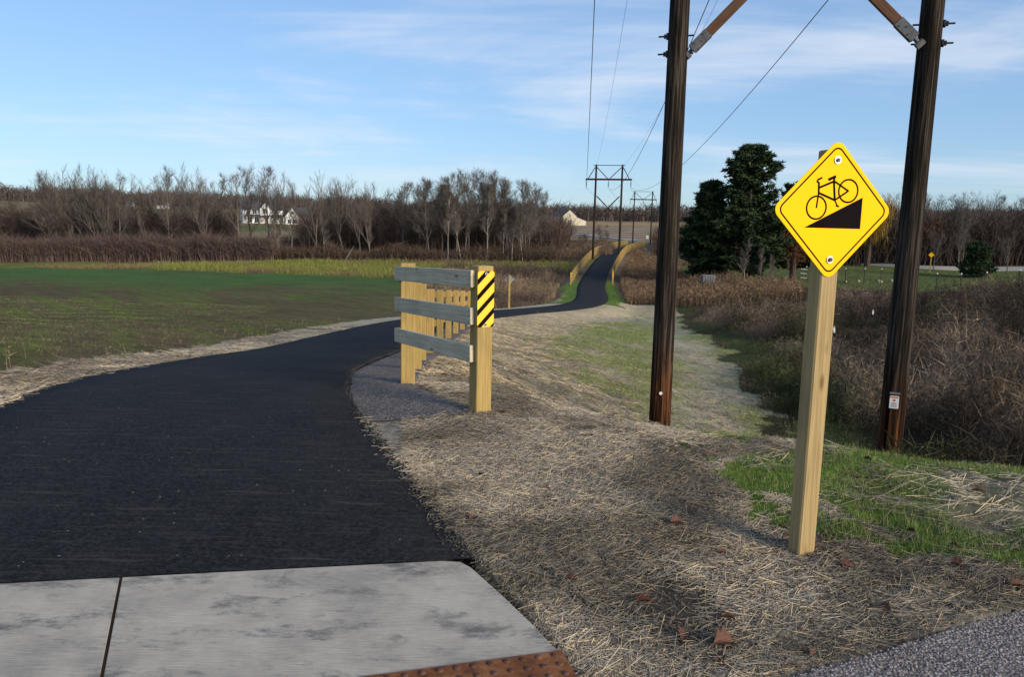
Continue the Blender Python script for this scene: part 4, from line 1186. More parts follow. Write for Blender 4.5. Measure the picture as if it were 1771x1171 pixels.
twig_mass('thicket', 440, 965, 116, 124, 6000, lambda p, d: 1.3 + 1.5 * vnoise(p / 30, d * 0, 7), ((.055, .038, .03), (.13, .09, .065)), 'low brown undergrowth at the foot of the bare grove', .25)
twig_mass('distant_wood', -60, 980, 128, 185, 32000, lambda p, d: 4.4 + 3.6 * vnoise(p / 40, d / 10, 9) - 5.6 * ((p > 405) & (p < 525)), ((.05, .036, .031), (.125, .088, .07)), 'dark brown mass of undergrowth filling the wood beyond the field', .2, (.05, .13))
twig_mass('distant_wood', 1400, 1860, 102, 128, 22000, lambda p, d: 4.2 + 3.2 * vnoise(p / 35, d / 8, 10), ((.040, .03, .027), (.10, .07, .055)), 'dark undergrowth of the woods behind the pasture road', .22, (.05, .12))
twig_mass('distant_wood', -300, 2100, 560, 680, 16000, lambda p, d: 7.5 + 3.5 * vnoise(p / 60, d / 50, 11) + 2.5 * vnoise(p / 14, d / 50, 12), ((.06, .05, .05), (.12, .095, .08)), 'far line of woods along the skyline', .14, (.5, 1.0))
twig_mass('distant_wood', 1130, 1420, 125, 210, 5000, lambda p, d: 3.0 + 3.0 * vnoise(p / 30, d / 20, 13), ((.055, .04, .032), (.13, .09, .06)), 'brown scrub behind the dark pines', .2, (.08, .16))
twig_mass('thicket', 950, 1060, 118, 190, 4500, lambda p, d: .6 + 1.6 * vnoise(p / 15, d / 9, 14), ((.085, .06, .045), (.19, .135, .09)), 'brown scrub on the slope between the trail fence and the barn', .25, (.05, .1))

def scatter(name, n, sample, hfun, cols, label, cat_, mat, w=(.006, .014), lean=.2, sprigs=0, tipmul=1.0, sprig_w=1.0, colfun=None):
    x, y = sample(n); ok = np.abs(np.degrees(np.arctan2(x, y))) < 43
    x, y = x[ok], y[ok]; n = len(x); z = ZG(x, y) - .01
    base = np.column_stack([x, y, z]); h = hfun(x, y) * rng.uniform(.5, 1.15, n)
    tip = base + np.column_stack([rng.normal(0, lean, n) * h, rng.normal(0, lean, n) * h, h])
    f = rng.random((n, 1)); c = np.array(cols[0])[None] * (1 - f) + np.array(cols[1])[None] * f
    if colfun is not None: c = colfun(x, y, c)
    D = np.hypot(x, y); ww = np.maximum(rng.uniform(*w, n), D * .00028)
    parts = [blades_arrays(base, tip, ww, c, c * tipmul)]
    for k in range(sprigs):
        t = rng.uniform(.2, 1.0, (n, 1)); b2 = base + (tip - base) * t; t2 = b2 + np.column_stack([rng.normal(0, .16, n) * h, rng.normal(0, .16, n) * h, rng.normal(.10, .13, n) * h])
        parts.append(blades_arrays(b2, t2, ww * rng.uniform(.8, 2.2, n) * sprig_w, c * rng.uniform(.7, 1.35, (n, 1))))
    V, T, Cc = cat(parts); o = link(name, np_mesh(name, V, T, mat, Cc)); tag(o, label, cat_, kind='stuff'); return o
def polar(r0, r1, a0, a1, key, power=1.0, extra=None):
    def s(n):
        t = rng.random(n * 3); r = (r0 ** (2 - power) + (r1 ** (2 - power) - r0 ** (2 - power)) * t) ** (1 / (2 - power)); a = np.radians(rng.uniform(a0, a1, n * 3))
        x = r * np.sin(a); y = r * np.cos(a); W = zones(x, y); ok = W[key].copy()
        if extra is not None: ok &= extra(x, y, W)
        i = np.nonzero(ok)[0][:n]; return x[i], y[i]
    return s
def brush_col(x, y, c):
    p1 = fbm(x, y, 3.2, 4, 61); p2 = fbm(x, y, 2.2, 3, 62)
    tan = np.array((.27, .195, .13))[None]; drk = np.array((.026, .019, .019))[None]; grn = np.array((.07, .09, .025))[None]
    t = (np.clip(sstep(.48, .64, p1) + .55 * sstep(1.5, 3, x - ditch_x(y)) * sstep(10, 6, x - ditch_x(y)), 0, 1))[:, None] * .8; c = c * (1 - t) + tan * t * (.6 + .6 * rng.random((len(x), 1)))
    dk = (sstep(13, 18, x) * sstep(42, 30, y) * sstep(.35, .55, p2 + .12))[:, None] * .8; c = c * (1 - dk) + drk * dk * (.6 + .9 * rng.random((len(x), 1)))
    wet = (np.exp(-((x - ditch_x(y) - 1.1) / .9) ** 2) * (y < 40))[:, None] * .85; c = c * (1 - wet) + grn * wet
    g = sstep(.66, .74, p2)[:, None] * .6; c = c * (1 - g) + grn * g
    mm = sstep(.36, .64, fbm(x, y, 1.5, 3, 93))[:, None]; gy = sstep(.45, .6, fbm(x, y, 4.5, 3, 94))[:, None]
    c = c * (.42 + .95 * mm) * (np.array((1.0, 1.0, 1.0))[None] * (1 - gy) + np.array((.82, .86, .95))[None] * gy)
    return c * .85
def brush_h(x, y):
    h = .22 + 1.05 * sstep(.42, .68, fbm(x, y, 2.4, 4, 63)); h *= np.clip((x - ditch_x(y)) / 2.6, .22, 1)
    h = h + .45 * sstep(14, 20, x) * sstep(14, 24, y) * sstep(46, 36, y)
    return h * np.where(y > 45, .8, 1)
scatter('brush', 66000, polar(9, 62, 8, 43, 'brush', 1.5), brush_h, ((.06, .041, .034), (.13, .09, .066)), 'tangle of brown weeds and canes covering the bank beyond the ditch', 'brush', M['brush'], (.006, .013), .22, 6, 1.25, colfun=brush_col)
scatter('brush', 20000, polar(60, 150, 4, 20, 'brush', 1.2), lambda x, y: .5 + .9 * fbm(x, y, 5, 3, 64), ((.13, .08, .05), (.22, .15, .09)), 'brown dry growth covering the far trail embankment', 'brush', M['brush'], (.02, .04), .2, 3, 1.2)
def reed_col(x, y, c):
    p = fbm(x, y, 5, 4, 81); q = fbm(x, y, 2.2, 3, 82)
    t = sstep(.5, .62, p)[:, None]; c = c * (1 - t) + np.array((.095, .066, .055))[None] * t
    g = sstep(.56, .66, q)[:, None] * .7; return c * (1 - g) + np.array((.08, .085, .03))[None] * g
scatter('reeds', 20000, polar(42, 108, -8, 7, 'reeds', 1.2, lambda x, y, W: W['d'] > 2.9), lambda x, y: (.3 + 1.2 * sstep(.3, .7, fbm(x, y, 4, 4, 65))), ((.15, .10, .07), (.30, .22, .14)), 'brown and straw-coloured reeds in the low ground beside the trail', 'reeds', M['brush'], (.012, .03), .14, 3, 1.3, colfun=reed_col)
def meadow_col(x, y, c):
    h = fbm(x, y, 30, 4, 34) * .55 + fbm(x, y, 6, 4, 33) * .45; t = sstep(.50, .58, h)[:, None]
    t = np.maximum(t, (sstep(5, 1, y - field_far(x)) * sstep(.42, .5, fbm(x, y, 18, 3, 66)))[:, None]) * .9
    return c * (1 - t) + np.array((.17, .10, .075))[None] * t
scatter('meadow_grass', 22000, polar(84, 118, -43, 4, 'meadow', 1.0), lambda x, y: .3 + .5 * fbm(x, y, 8, 3, 67), ((.115, .14, .03), (.20, .19, .05)), 'yellow-green marsh grass with reddish patches below the thicket', 'grass', M['grass'], (.03, .06), .15, 1, 1.2, colfun=meadow_col)
def gcol(x, y, c):
    t = (rng.random(len(x)) < .22)[:, None]; return np.where(t, np.array((.24, .20, .11))[None], c)
scatter('grass', 64000, polar(3.4, 10, 14, 43, 'crestg', 1.3, lambda x, y, W: (fbm(x, y, .9, 3, 49) < .62 + .12 * sstep(4.4, 5.2, y))), lambda x, y: .025 + .055 * fbm(x, y, .8, 3, 68), ((.07, .145, .02), (.14, .20, .04)), 'short bright green grass along the crest of the bank', 'grass', M['grass'], (.0022, .0045), .35, 0, 1.2, colfun=gcol)
scatter('grass', 52000, polar(7.5, 45, -2, 26, 'slope', 1.4, lambda x, y, W: (fbm(x * 1.3, y * .55, 1.7, 4, 47) > .43) & (np.abs(x - W['xd'] + 1.2 - .5 * np.sin(y * .35)) > .7)), lambda x, y: .05 + .06 * fbm(x, y, 2, 3, 69), ((.14, .18, .045), (.26, .26, .11)), 'thin green grass growing through mulch on the slope below the trail', 'grass', M['grass'], (.004, .008), .4, 0, 1.2)
scatter('wheat_seedlings', 60000, polar(6, 42, -43, -7, 'field', 1.35, lambda x, y, W: fbm(x * .6, y * .22, 5, 4, 41) + .25 * (fbm(x, y, .35, 3, 32) - .5) < .56), lambda x, y: .03 + .04 * fbm(x, y, 1, 2, 70), ((.07, .095, .026), (.13, .16, .045)), 'short green crop and stubble covering the field', 'crop', M['grass'], (.003, .007), .5, 0, 1.15, colfun=gcol)
scatter('pasture_grass', 9000, polar(60, 106, 12, 40, 'pasture', 1.0), lambda x, y: .12 + .14 * fbm(x, y, 3, 2, 71), ((.085, .12, .03), (.16, .16, .06)), 'short green grass of the fenced pasture', 'grass', M['grass'], (.02, .04), .3, 0, 1.2)
scatter('grass', 9000, polar(55, 84, 2, 12, 'verge', 1.0, lambda x, y, W: W['d'] > 1.65), lambda x, y: .08 + .1 * fbm(x, y, 3, 2, 72), ((.075, .15, .025), (.13, .20, .04)), 'bright green grass tufts edging the trail at the bend', 'grass', M['grass'], (.01, .02), .3, 0, 1.2)

# straw: thin three-sided stalks lying on the ground
def straw(name, n, sample, lens, wid, label, lift=.012, tilt=.14, tint=(1, 1, 1), zoff=0.0):
    x, y = sample(n); n = len(x); z = ZG(x, y) + zoff
    az = rng.vonmises(.1, .55, n) ; az = np.where(rng.random(n) < .5, az, rng.uniform(0, 6.28, n))
    L = rng.gamma(1.8, lens / 1.8, n).clip(lens * .3, lens * 4); w = rng.uniform(*wid, n)
    el = rng.normal(0, tilt, n); d = np.column_stack([np.cos(az) * np.cos(el), np.sin(az) * np.cos(el), np.sin(el)])
    dx = d[:, 0] * L / 2; dy = d[:, 1] * L / 2
    c = np.column_stack([x, y, z + np.abs(d[:, 2]) * L * .35 + rng.random(n) * lift])
    gxz = (ZG(x + dx, y + dy) - ZG(x - dx, y - dy)); d[:, 2] += gxz / np.maximum(L, .02); 
    side = np.column_stack([-np.sin(az), np.cos(az), np.zeros(n)]); up = np.cross(d, side)
    V = np.empty((n, 6, 3)); 
    for e, s in ((0, -1), (3, 1)):
        q = c + d * (L * s / 2)[:, None]
        V[:, e] = q - side * (w / 2)[:, None]; V[:, e + 1] = q + side * (w / 2)[:, None]; V[:, e + 2] = q + up * (w * .6)[:, None]
    i = (np.arange(n) * 6)[:, None, None]; f = np.array([(0, 1, 4, 3), (1, 2, 5, 4), (2, 0, 3, 5)])[None]
    F = (i + f).reshape(-1, 4)
    t = rng.random((n, 1)); cc = np.array((.25, .235, .22))[None] * (1 - t) + np.array((.40, .34, .255))[None] * t
    br = (rng.random(n) < .16)[:, None]; cc = np.where(br, np.array((.58, .47, .29))[None], cc); dk = (rng.random(n) < .22)[:, None]; cc = np.where(dk, np.array((.12, .095, .07))[None], cc)
    cl = fbm(x, y, .55, 3, 91)[:, None]; wm = fbm(x, y, 1.3, 3, 92)[:, None]
    cc = cc * (.6 + .78 * sstep(.32, .68, cl)) * (np.array((1.0, 1.0, 1.0))[None] * (1 - wm) + np.array((1.04, .98, .90))[None] * wm)
    cc = cc * np.array(tint)[None]
    Cc = np.repeat(cc[:, None], 6, 1).reshape(-1, 3)
    o = link(name, np_mesh(name, V.reshape(-1, 3), F, M['straw'], Cc)); tag(o, label, 'straw', kind='stuff'); return o
clear = lambda x, y, W: (W['d'] > HW + .0) & ~on_apron(x + .0, y) & ~((y < 2.62 + (x - .96) * .46 + .03) & (x > .55)) & (fbm(x, y, .8, 4, 45) + .5 * rng.random(len(x)) < .855)
gpoly = lambda x, y: (y > 6.3) & (x < np.interp(y, [p[1] for p in outer], [p[0] for p in outer]) - .05)
clear2 = lambda x, y, W: clear(x, y, W) & ~gpoly(x, y)
straw('straw_mulch', 165000, polar(2.2, 9.2, -8, 42, 'straw_near', 1.45, clear2), .050, (.0014, .0033), 'grey and golden straw mulch strewn over the bank beside the trail')
straw('straw_mulch', 4200, polar(2.6, 9, 15, 43, 'crestg', 1.3, lambda x, y, W: (fbm(x, y, .9, 3, 49) > .45 + .14 * sstep(4.4, 5.2, y))), .09, (.0022, .0045), 'scattered straw lying in the green grass of the crest')
straw('straw_mulch', 22000, polar(6, 26, -43, -6, 'strip', 1.5, lambda x, y, W: W['lat'] < -W['lh'] - .01), .12, (.004, .008), 'pale straw strip between the trail and the green field')
straw('straw_mulch', 11000, polar(8, 30, -8, 24, 'slope', 1.5), .12, (.005, .009), 'thin straw lying over the grassy slope', tint=(.85, .82, .7))
straw('straw_mulch', 18000, polar(8, 45, -8, 12, 'bank', 1.5, lambda x, y, W: (W['d'] > HW + .05) & ~gpoly(x, y)), .12, (.005, .010), 'straw-covered shoulder along the descending trail', tint=(1.15, 1.08, .92))

def edge_pts(y0, y1, spread, sides=(-HWL, HW), skip_pad=True):
    def f(n):
        ks = np.array([i for i in range(len(TCf)) if y0 <= TCf[i, 1] <= y1]); w = 1.0 / np.maximum(TCf[ks, 1], 3) ; k = rng.choice(ks, n, p=w / w.sum())
        sd = np.where(rng.random(n) < .4, sides[0], sides[1]); o = sd + np.abs(rng.normal(0, spread, n)) * np.where(rng.random(n) < .35, -np.sign(sd), np.sign(sd)) * 1.0
        o = np.where(sd < 0, o + HWL - left_half(TCf[k, 1]), o); j = rng.uniform(-.12, .12, n); x = TCf[k, 0] + TNf[k, 0] * o + TTf[k, 0] * j; y = TCf[k, 1] + TNf[k, 1] * o + TTf[k, 1] * j
        if skip_pad:
            ok = ~((sd > 0) & (y > 6.1) & (y < 31)); x, y = x[ok], y[ok]
        return x, y
    return f
straw('straw_mulch', 2600, edge_pts(3.5, 24, .035), .035, (.0018, .0034), 'loose straw stalks blown onto the edges of the asphalt', zoff=.036, lift=.006, tilt=.06)
x, y = edge_pts(3.35, 20, .035, skip_pad=False)(9000); inn_ = trail_near(x, y)
zz_ = np.where((inn_[1] < HW) & (inn_[1] > -left_half(y)), inn_[2] + .014, ZG(x, y) + .004)
EDGE_CRUMBS = np.column_stack([x, y, zz_])
# tall dry weeds at the field edge
scatter('dry_weeds', 260, polar(8.5, 30, -43, -10, 'field', 1.3, lambda x, y, W: W['lat'] > -3.0), lambda x, y: .26 + 0 * x, ((.26, .20, .11), (.36, .30, .17)), 'thin dry weed stalks standing along the edge of the field', 'weeds', M['brush'], (.004, .007), .18, 5, 1.0, .7)

# ------------------------------------------------------------------ buildings on the far slope
class Bld:
    def __init__(s, name, px, py, D, rz, label, cat_='house'):
        p = P(px, py, D); z = zg(p[0], p[1]); s.e = empty(name, (p[0], p[1], z), rz); tag(s.e, label, cat_)
    def part(s, name, mb, mat, parent=None):
        return local_link(name, mb.mesh(name, mat), parent or s.e)
    def gable(s, x0, x1, y0, y1, z0, ze, zr, wall, roof, axis='x', over=.35, th=.16):
        """axis is the ridge direction"""
        m = MB()
        if axis == 'x':
            ym = (y0 + y1) / 2
            m.add([(x0, y0, z0), (x1, y0, z0), (x1, y1, z0), (x0, y1, z0), (x0, y0, ze), (x1, y0, ze), (x1, y1, ze), (x0, y1, ze), (x0, ym, zr), (x1, ym, zr)],
                  [(0, 1, 5, 4), (2, 3, 7, 6), (1, 2, 6, 9, 5), (3, 0, 4, 8, 7)])
        else:
            xm = (x0 + x1) / 2
            m.add([(x0, y0, z0), (x1, y0, z0), (x1, y1, z0), (x0, y1, z0), (x0, y0, ze), (x1, y0, ze), (x1, y1, ze), (x0, y1, ze), (xm, y0, zr), (xm, y1, zr)],
                  [(0, 1, 5, 8, 4), (2, 3, 7, 9, 6), (1, 2, 6, 5), (3, 0, 4, 7)])
        w = s.part('wall', m, wall)
        r = MB()
        for sd in (-1, 1):
            if axis == 'x':
                ym = (y0 + y1) / 2; ye = y0 if sd < 0 else y1; sl = (zr - ze) / abs(ye - ym); yo = ye + sd * over; zo = ze - sl * over
                a = [(x0 - over, ym, zr + .02), (x1 + over, ym, zr + .02), (x1 + over, yo, zo + .02), (x0 - over, yo, zo + .02)]
            else:
                xm = (x0 + x1) / 2; xe = x0 if sd < 0 else x1; sl = (zr - ze) / abs(xe - xm); xo = xe + sd * over; zo = ze - sl * over
                a = [(xm, y0 - over, zr + .02), (xm, y1 + over, zr + .02), (xo, y1 + over, zo + .02), (xo, y0 - over, zo + .02)]
            r.add(a + [(x, y, z + th) for x, y, z in a], [(0, 1, 2, 3), (7, 6, 5, 4), (0, 4, 5, 1), (1, 5, 6, 2), (2, 6, 7, 3), (3, 7, 4, 0)])
        s.part('roof', r, roof); return w
    def window(s, x, z, w, h, y, nx=0, trim=True, mat='glass', name='window'):
        """on a wall facing -Y at depth y"""
        f = MB(); t = .12
        f.box(x - w / 2 - t, x + w / 2 + t, y - .08, y + .02, z - h / 2 - t, z - h / 2); f.box(x - w / 2 - t, x + w / 2 + t, y - .08, y + .02, z + h / 2, z + h / 2 + t)
        f.box(x - w / 2 - t, x - w / 2, y - .075, y + .02, z - h / 2, z + h / 2); f.box(x + w / 2, x + w / 2 + t, y - .075, y + .02, z - h / 2, z + h / 2); f.box(x - .03, x + .03, y - .07, y + .0, z - h / 2, z + h / 2)
        fr = s.part(name, f, M['white_paint'])
        g = MB(); g.box(x - w / 2 + .005, x + w / 2 - .005, y - .03, y - .01, z - h / 2 + .005, z + h / 2 - .005); s.part('pane', g, M[mat], fr)
W_, S_ = M['white_paint'], M['slate_roof']
h = Bld('farmhouse', 455, 385, 290, R(24), 'large white house with dark roof, front gable and garage wing behind the bare trees')
h.gable(-7, 7, 0, 9, -1, 5.2, 8.6, W_, S_, 'x', .5)
h.gable(-1.1, 2.7, -1.2, 4, 2.9, 5.3, 7.6, W_, S_, 'y', .3)
m = MB(); m.add([(-6, 0, 3.1), (7.3, 0, 3.1), (7.3, -2.2, 2.6), (-6, -2.2, 2.6), (-6, 0, 3.2), (7.3, 0, 3.2), (7.3, -2.2, 2.7), (-6, -2.2, 2.7)], [(0, 1, 2, 3), (7, 6, 5, 4), (0, 4, 5, 1), (1, 5, 6, 2), (2, 6, 7, 3), (3, 7, 4, 0)]); h.part('porch_roof', m, S_)
for x in (-5.8, -3.2, -.6, 2.2, 4.8, 7.1): h.part('porch_column', MB().box(x - .13, x + .13, -2.1, -1.85, -.6, 2.62), W_)
for x in (-5, -2.9, 4.5): h.window(x, 4.1, 1.3, 1.6, 0)
h.window(.8, 4.3, 1.5, 1.7, -1.2)
for x in (-4.6, -2.2, 4.6): h.window(x, 1.2, 1.4, 1.9, 0)
h.window(1.2, .9, 1.2, 2.3, 0, mat='brown_door', name='door')
h.gable(7.6, 12.2, -3.0, 6, -1, 2.9, 6.0, W_, S_, 'y', .4); h.window(9.9, 4.0, 1.0, 1.0, -3.0); h.window(8.9, .9, 1.2, 1.5, -3.0); h.window(11.0, .9, 1.2, 1.5, -3.0)
h.gable(12.4, 16.4, -.6, 6.4, -1, 2.7, 5.9, W_, S_, 'x', .4); h.window(13.4, .9, 1.1, 1.5, -.6); h.window(15.2, .9, 1.1, 1.5, -.6)
h.part('chimney', MB().box(-5.6, -4.4, 4, 5.1, 7.5, 9.8), M['brown_door'])
b = Bld('barn', 985, 389, 420, R(28), 'cream barn with dark gabled roof and lean-to above the stubble field', 'barn')
b.gable(-4.2, 4.2, 0, 12, -1, 5.0, 8.2, M['cream_wall'], M['red_roof'], 'y', .4)
b.window(0, 5.4, .8, 1.6, 0); b.window(0, 1.4, 2.2, 3.2, 0, mat='brown_door', name='door')
m = MB(); m.add([(4.2, .3, -1), (10.5, .3, -1), (10.5, 9, -1), (4.2, 9, -1), (4.2, .3, 4.4), (10.5, .3, 2.4), (10.5, 9, 2.4), (4.2, 9, 4.4)], [(0, 1, 5, 4), (1, 2, 6, 5), (2, 3, 7, 6)]); b.part('lean_to_wall', m, M['cream_wall'])
m = MB(); a = [(4.25, 0, 4.55), (10.9, 0, 2.4), (10.9, 9.4, 2.4), (4.25, 9.4, 4.55)]; m.add(a + [(x, y, z + .15) for x, y, z in a], [(3, 2, 1, 0), (4, 5, 6, 7), (0, 1, 5, 4), (1, 2, 6, 5), (2, 3, 7, 6), (3, 0, 4, 7)]); b.part('lean_to_roof', m, M['red_roof'])
s = Bld('cottage', 934, 386, 400, R(18), 'low pale cottage with grey roof beside the barn', 'house')
s.gable(-4.6, 4.6, 0, 7, -1, 3.0, 5.2, M['cream_wall'], M['slate_roof'], 'x', .5)
for x in (-2.8, 2.6): s.window(x, 1.4, 1.2, 1.4, 0)
s.window(0, 1.0, 1.0, 2.1, 0, mat='brown_door', name='door')
for px, D, w, lab in ((160, 560, 2.6, 'white roofed shed on the skyline farthest from the barn'), (224, 540, 2.2, 'small white shed between the two other skyline sheds'), (281, 500, 3.2, 'white cottage with low roof on the skyline by the big house')):
    q = Bld('farm_shed', px, 358, D, R(15), lab, 'shed'); q.e.location.z = P(px, 357, D)[2] - 1.2
    q.gable(-w, w, 0, 6, -6, 2.2, 4.0, W_, M['sign_back'] if w < 3 else S_, 'x', .3); q.window(-1.1, 1, .9, 1.1, 0); q.window(1.1, 1, .9, 1.1, 0)

# ------------------------------------------------------------------ pasture fence, gate posts, odds and ends
fp = []
for px, D in ((1800, 45), (1760, 48), (1706, 51), (1663, 55), (1620, 59), (1585, 63), (1550, 67), (1523, 71), (1494, 75), (1462, 76), (1432, 76), (1408, 76), (1392, 76)):
    p = P(px, 490, D); fp.append(Vector((p[0], p[1], zg(p[0], p[1]))))
pf = empty('pasture_fence', fp[0]); tag(pf, 'wire pasture fence on dark metal posts along the top of the brushy bank', 'fence')
for i, p in enumerate(fp):
    m = MB(); m.box(-.03, .03, -.02, .02, -.3, 1.55, b=.006); m.box(-.008, .008, -.05, -.02, 0, 1.5)
    o = link('post', m.mesh('post', M['tpost']), pf, Matrix.Translation(p) @ Matrix.Rotation(random.uniform(-.05, .05), 4, 'Y'))
    m = MB(); m.box(-.032, .032, -.024, .024, 1.45, 1.56); link('post_cap', m.mesh('post_cap', M['white_paint']), o, wmat(o))
for hz in (.45, .8, 1.15, 1.42):
    m = MB()
    for a, b_ in zip(fp[:-1], fp[1:]): m.tube([a + Vector((0, 0, hz)), b_ + Vector((0, 0, hz))], .006, 4, False)
    m.build('fence_wire', M['wire'], pf)
def P2(px, D): p = P(px, 490, D); return Vector((p[0], p[1], zg(p[0], p[1])))
gt = empty('pasture_gate', P2(1384, 74)); tag(gt, 'weathered grey wooden gate posts with cross bars at the pasture corner', 'gate')
ga, gb = P2(1383, 74), P2(1394, 75)
for p in (ga, gb): board('post', p - Vector((0, 0, .3)), p + Vector((0, 0, 1.75)), .16, .16, M['grey_board'], gt, share=False)
for zz in (.5, .9, 1.3): board('bar', ga + Vector((0, 0, zz)), gb + Vector((0, 0, zz)), .1, .04, M['grey_board'], gt, share=False)
pa = P2(1226, 72)
cr_ = empty('slatted_crate', pa); tag(cr_, 'small grey slatted wooden crate on the grass under the pines', 'crate')
for k in range(5): link('slat', MB().box(-.09, .09, -.02, .02, 0, 1.25).mesh('slat', M['grey_board']), cr_, Matrix.Translation(pa + Vector((-.46 + k * .23, 0, .05))))
for zz in (.2, 1.1): link('cross_bar', MB().box(-.6, .6, .022, .06, zz - .05, zz + .05).mesh('cross_bar', M['grey_board']), cr_, Matrix.Translation(pa))
link('frame', MB().box(-.55, -.5, .06, .9, 0, 1.2).box(.5, .55, .06, .9, 0, 1.2).box(-.55, .55, .85, .9, 0, 1.2).mesh('frame', M['grey_board']), cr_, Matrix.Translation(pa))
for k, (dx, dz, lab) in enumerate(((1.25, .22, 'upper pale plank lying beside the slatted crate'), (1.5, .08, 'lower pale plank lying on the grass beside the crate'))):
    o = MB().box(-.75, .75, -.12, .12, -.05, .05, b=.01).build('plank', M['white_paint'] if k == 0 else M['grey_board'], None, Matrix.Translation(pa + Vector((dx, -.1 * k, dz + .1))) @ Matrix.Rotation(.12 - .1 * k, 4, 'Y')); tag(o, lab, 'plank')
def stone_mesh(seed, mat, name='stone'):
    rd = random.Random(seed); m = MB(); n = 9; rings = []
    vs = []; 
    for i, (zz, rr) in enumerate(((-.35, .75), (.05, 1), (.4, .82), (.62, .42))):
        for k in range(n): a = 2 * math.pi * k / n; q = rr * rd.uniform(.85, 1.12); vs.append((math.cos(a) * q, math.sin(a) * q * .75, zz * rd.uniform(.9, 1.1)))
    fs = [(i * n + k, i * n + (k + 1) % n, (i + 1) * n + (k + 1) % n, (i + 1) * n + k) for i in range(3) for k in range(n)] + [tuple(27 + k for k in range(n)), tuple(range(n))[::-1]]
    m.add(vs, fs); return m.mesh(name, mat, True)
sm = stone_mesh(3, M['stone'])
for px, D, sc_ in ((1520, 78, .34), (1541, 79, .34), (1484, 79, .26), (1462, 79, .2)):
    o = link('stone', sm, None, Matrix.Translation(P2(px, D) + Vector((0, 0, sc_ * .25))) @ Matrix.Rotation(px, 4, 'Z') @ Matrix.Scale(sc_, 4)); tag(o, 'pale boulder at the far edge of the pasture', 'stone', 'pale boulders in the pasture')
# litter caught in the brush
def scrap(px, py, D, sc_, lab, sd):
    rd = random.Random(sd); m = MB(); k = 6; p = Vector(P(px, py, D))
    V = [(i / (k - 1) - .5 + rd.uniform(-.06, .06), rd.uniform(-.16, .16), (j / (k - 1) - .5) * 1.6 + rd.uniform(-.08, .08)) for j in range(k) for i in range(k)]
    V = [(x * .55 * (1 - .6 * abs(z)), y, z) for x, y, z in V]
    m.add(V, [(j * k + i, j * k + i + 1, (j + 1) * k + i + 1, (j + 1) * k + i) for j in range(k - 1) for i in range(k - 1)])
    o = m.build('plastic_scrap', M['plastic_white'], None, Matrix.Translation(p) @ Matrix.Scale(sc_, 4), True); tag(o, lab, 'litter')
scrap(1443, 570, 17.5, .10, 'white plastic scrap snagged in the brush beside the sign post', 1)
scrap(1510, 540, 24, .10, 'small white rag snagged in weeds between sign post and pole', 2)
# fallen snag at the wood edge
p = P2(604, 115); a = Vector(P(595, 446, 115)); a.z = zg(a.x, a.y) - .1; bq = Vector(P(612, 425, 114)) 
m = MB(); m.tube([a, a.lerp(bq, .5) + Vector((.05, 0, .05)), bq], [.09, .07, .03], 7); o = m.build('fallen_branch', M['bark_pale']); tag(o, 'pale bleached branch leaning at the edge of the wood', 'branch')

# ------------------------------------------------------------------ fallen leaves, pebbles
def leaf_mesh(seed):
    rd = random.Random(seed); nu, nv = 11, 5; V = []; curl = rd.uniform(.5, 1.3); tw = rd.uniform(-.6, .6)
    for i in range(nu):
        t = i / (nu - 1); wdt = (.30 * math.sin(math.pi * min(t * 1.02, 1)) ** .8) * (1 + .35 * math.cos(t * 22)) + .012
        for j in range(nv):
            s = (j / (nv - 1) - .5) * 2; y = s * wdt; z = abs(s) ** 1.6 * wdt * curl + .09 * math.sin(t * 3.1 + tw) + rd.uniform(-.02, .02)
            V.append((t - .5, y, z + y * tw * .5))
    m = MB(); m.add(V, [(i * nv + j, i * nv + j + 1, (i + 1) * nv + j + 1, (i + 1) * nv + j) for i in range(nu - 1) for j in range(nv - 1)])
    m.tube([(-.72, 0, .05), (-.5, 0, .1), (0, 0, .24)], [.014, .012, .008], 4)
    return m.mesh('fallen_leaf', M['leaf'], True)
LM = [leaf_mesh(s) for s in range(5)]
def ground_at(px, py):
    a = np.array(P(px, py, 1.0)) - np.array((0, 0, CAM_H)); ks = np.concatenate([np.linspace(2.2, 14, 400)]); pts = np.array((0, 0, CAM_H))[None] + ks[:, None] * a[None]
    z = ZG(pts[:, 0], pts[:, 1]); i = int(np.argmax(pts[:, 2] < z)); return Vector((pts[i, 0], pts[i, 1], z[i]))
for k, (px, py, s_) in enumerate([(1112, 1052, .10), (1184, 1110, .11), (1250, 1126, .12), (1258, 1078, .08), (1243, 1155, .08), (1170, 914, .10), (1240, 862, .07), (1060, 724, .07), (832, 828, .07), (818, 905, .09),
                             (1250, 965, .06), (1463, 985, .08), (1655, 985, .08), (1690, 858, .09), (1500, 800, .07), (1575, 795, .06), (1760, 1023, .09), (1575, 925, .06), (1530, 1062, .08), (1405, 1145, .06), (1650, 952, .06),
                             (870, 716, .06), (905, 700, .06), (1024, 758, .06), (1320, 830, .06), (985, 1010, .07), (760, 760, .06), (60, 690, .07), (265, 612, .06), (945, 850, .05)]):
    g = ground_at(px, py); s_ *= .8
    o = link('fallen_leaf', LM[k % 5], None, Matrix.Translation(g + Vector((0, 0, .016))) @ Matrix.Rotation(random.uniform(0, 6.28), 4, 'Z') @ Matrix.Rotation(random.uniform(-.4, .4), 4, 'X') @ Matrix.Scale(s_, 4))
    tag(o, 'curled brown fallen leaf lying on the mulch', 'leaf', 'fallen leaves on the mulch and grass')
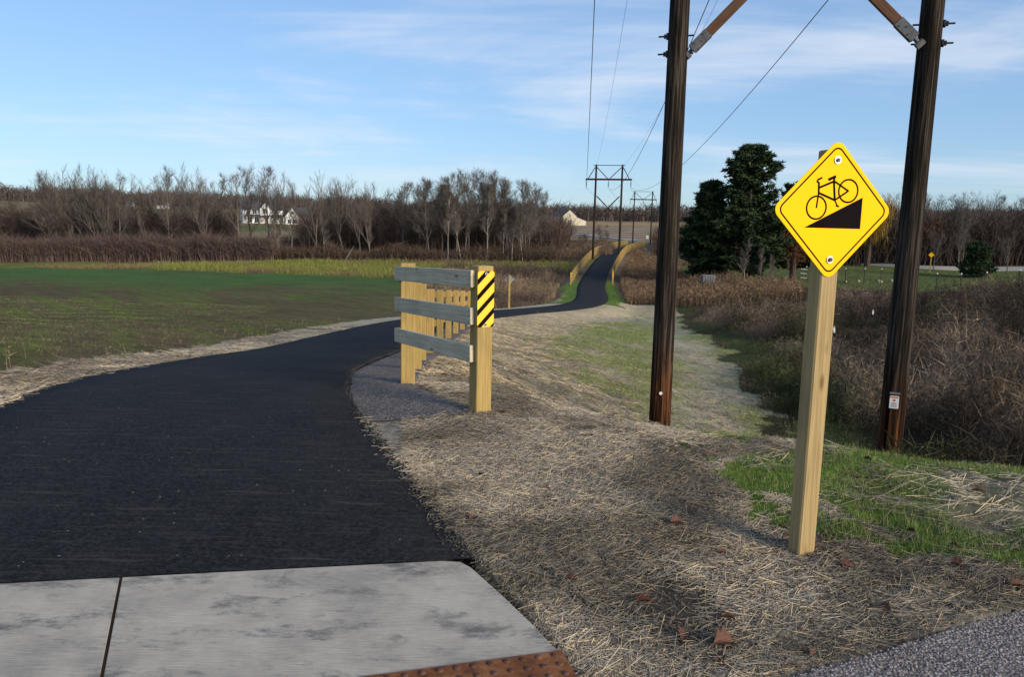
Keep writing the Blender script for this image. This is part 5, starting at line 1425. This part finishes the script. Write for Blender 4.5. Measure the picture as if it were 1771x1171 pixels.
def pebble_stuff(name, pts, size, cols, label):
    ico = np.array([(1, 0, 0), (-1, 0, 0), (0, 1, 0), (0, -1, 0), (0, 0, 1), (0, 0, -1)], float); ft = np.array([(0, 2, 4), (2, 1, 4), (1, 3, 4), (3, 0, 4), (2, 0, 5), (1, 2, 5), (3, 1, 5), (0, 3, 5)])
    n = len(pts); s = rng.uniform(*size, n)[:, None, None] * rng.uniform(.6, 1.3, (n, 6, 1)); a = rng.uniform(0, 6.28, n); c, si = np.cos(a)[:, None], np.sin(a)[:, None]
    v = ico[None] * s; x = v[:, :, 0] * c - v[:, :, 1] * si; y = v[:, :, 0] * si + v[:, :, 1] * c; v = np.stack([x, y, v[:, :, 2] * .7], 2) + pts[:, None]
    f = rng.random((n, 1)); cc = np.array(cols[0])[None] * (1 - f) + np.array(cols[1])[None] * f
    o = link(name, np_mesh(name, v.reshape(-1, 3), (np.arange(n)[:, None, None] * 6 + ft[None]).reshape(-1, 3), M['straw'], np.repeat(cc[:, None], 6, 1).reshape(-1, 3))); tag(o, label, 'pebbles', kind='stuff')
a = rng.normal(0, .13, (500, 2)) + np.array((SB.x + .06, SB.y - .02)); a = a[np.max(np.abs(a - np.array((SB.x, SB.y))), 1) > .085]
pebble_stuff('loose_soil', np.column_stack([a, ZG(a[:, 0], a[:, 1]) + .005]), (.006, .018), ((.05, .035, .025), (.16, .12, .09)), 'dark crumbs of soil and pebbles heaped round the sign post foot')
x = rng.uniform(.6, 3.2, 6000); y = 2.62 + (x - .96) * .46 - np.abs(rng.normal(0, .35, 6000)); 
pebble_stuff('loose_chippings', np.column_stack([x, y, np.full(6000, -.012)]), (.003, .007), ((.10, .09, .09), (.34, .31, .30)), 'loose grey chippings along the road edge')

pebble_stuff('asphalt_crumbs', EDGE_CRUMBS, (.003, .011), ((.012, .012, .014), (.09, .08, .07)), 'dark crumbs of asphalt and earth along the trail edges')
x = rng.uniform(-.2, 4, 60000); y = rng.uniform(2.2, 7, 60000); ok = (fbm(x, y, .8, 4, 45) > .58) & ~on_apron(x, y) & (y > 2.70 + (x - .96) * .46) & (trail_near(x, y)[0] > 1.6); x, y = x[ok][:7000], y[ok][:7000]
pebble_stuff('soil_clods', np.column_stack([x, y, ZG(x, y)]), (.003, .012), ((.025, .019, .014), (.11, .085, .06)), 'small dark clods of bare soil showing between the straw')

for o in scene.objects:
    if '_w' in o: del o['_w']
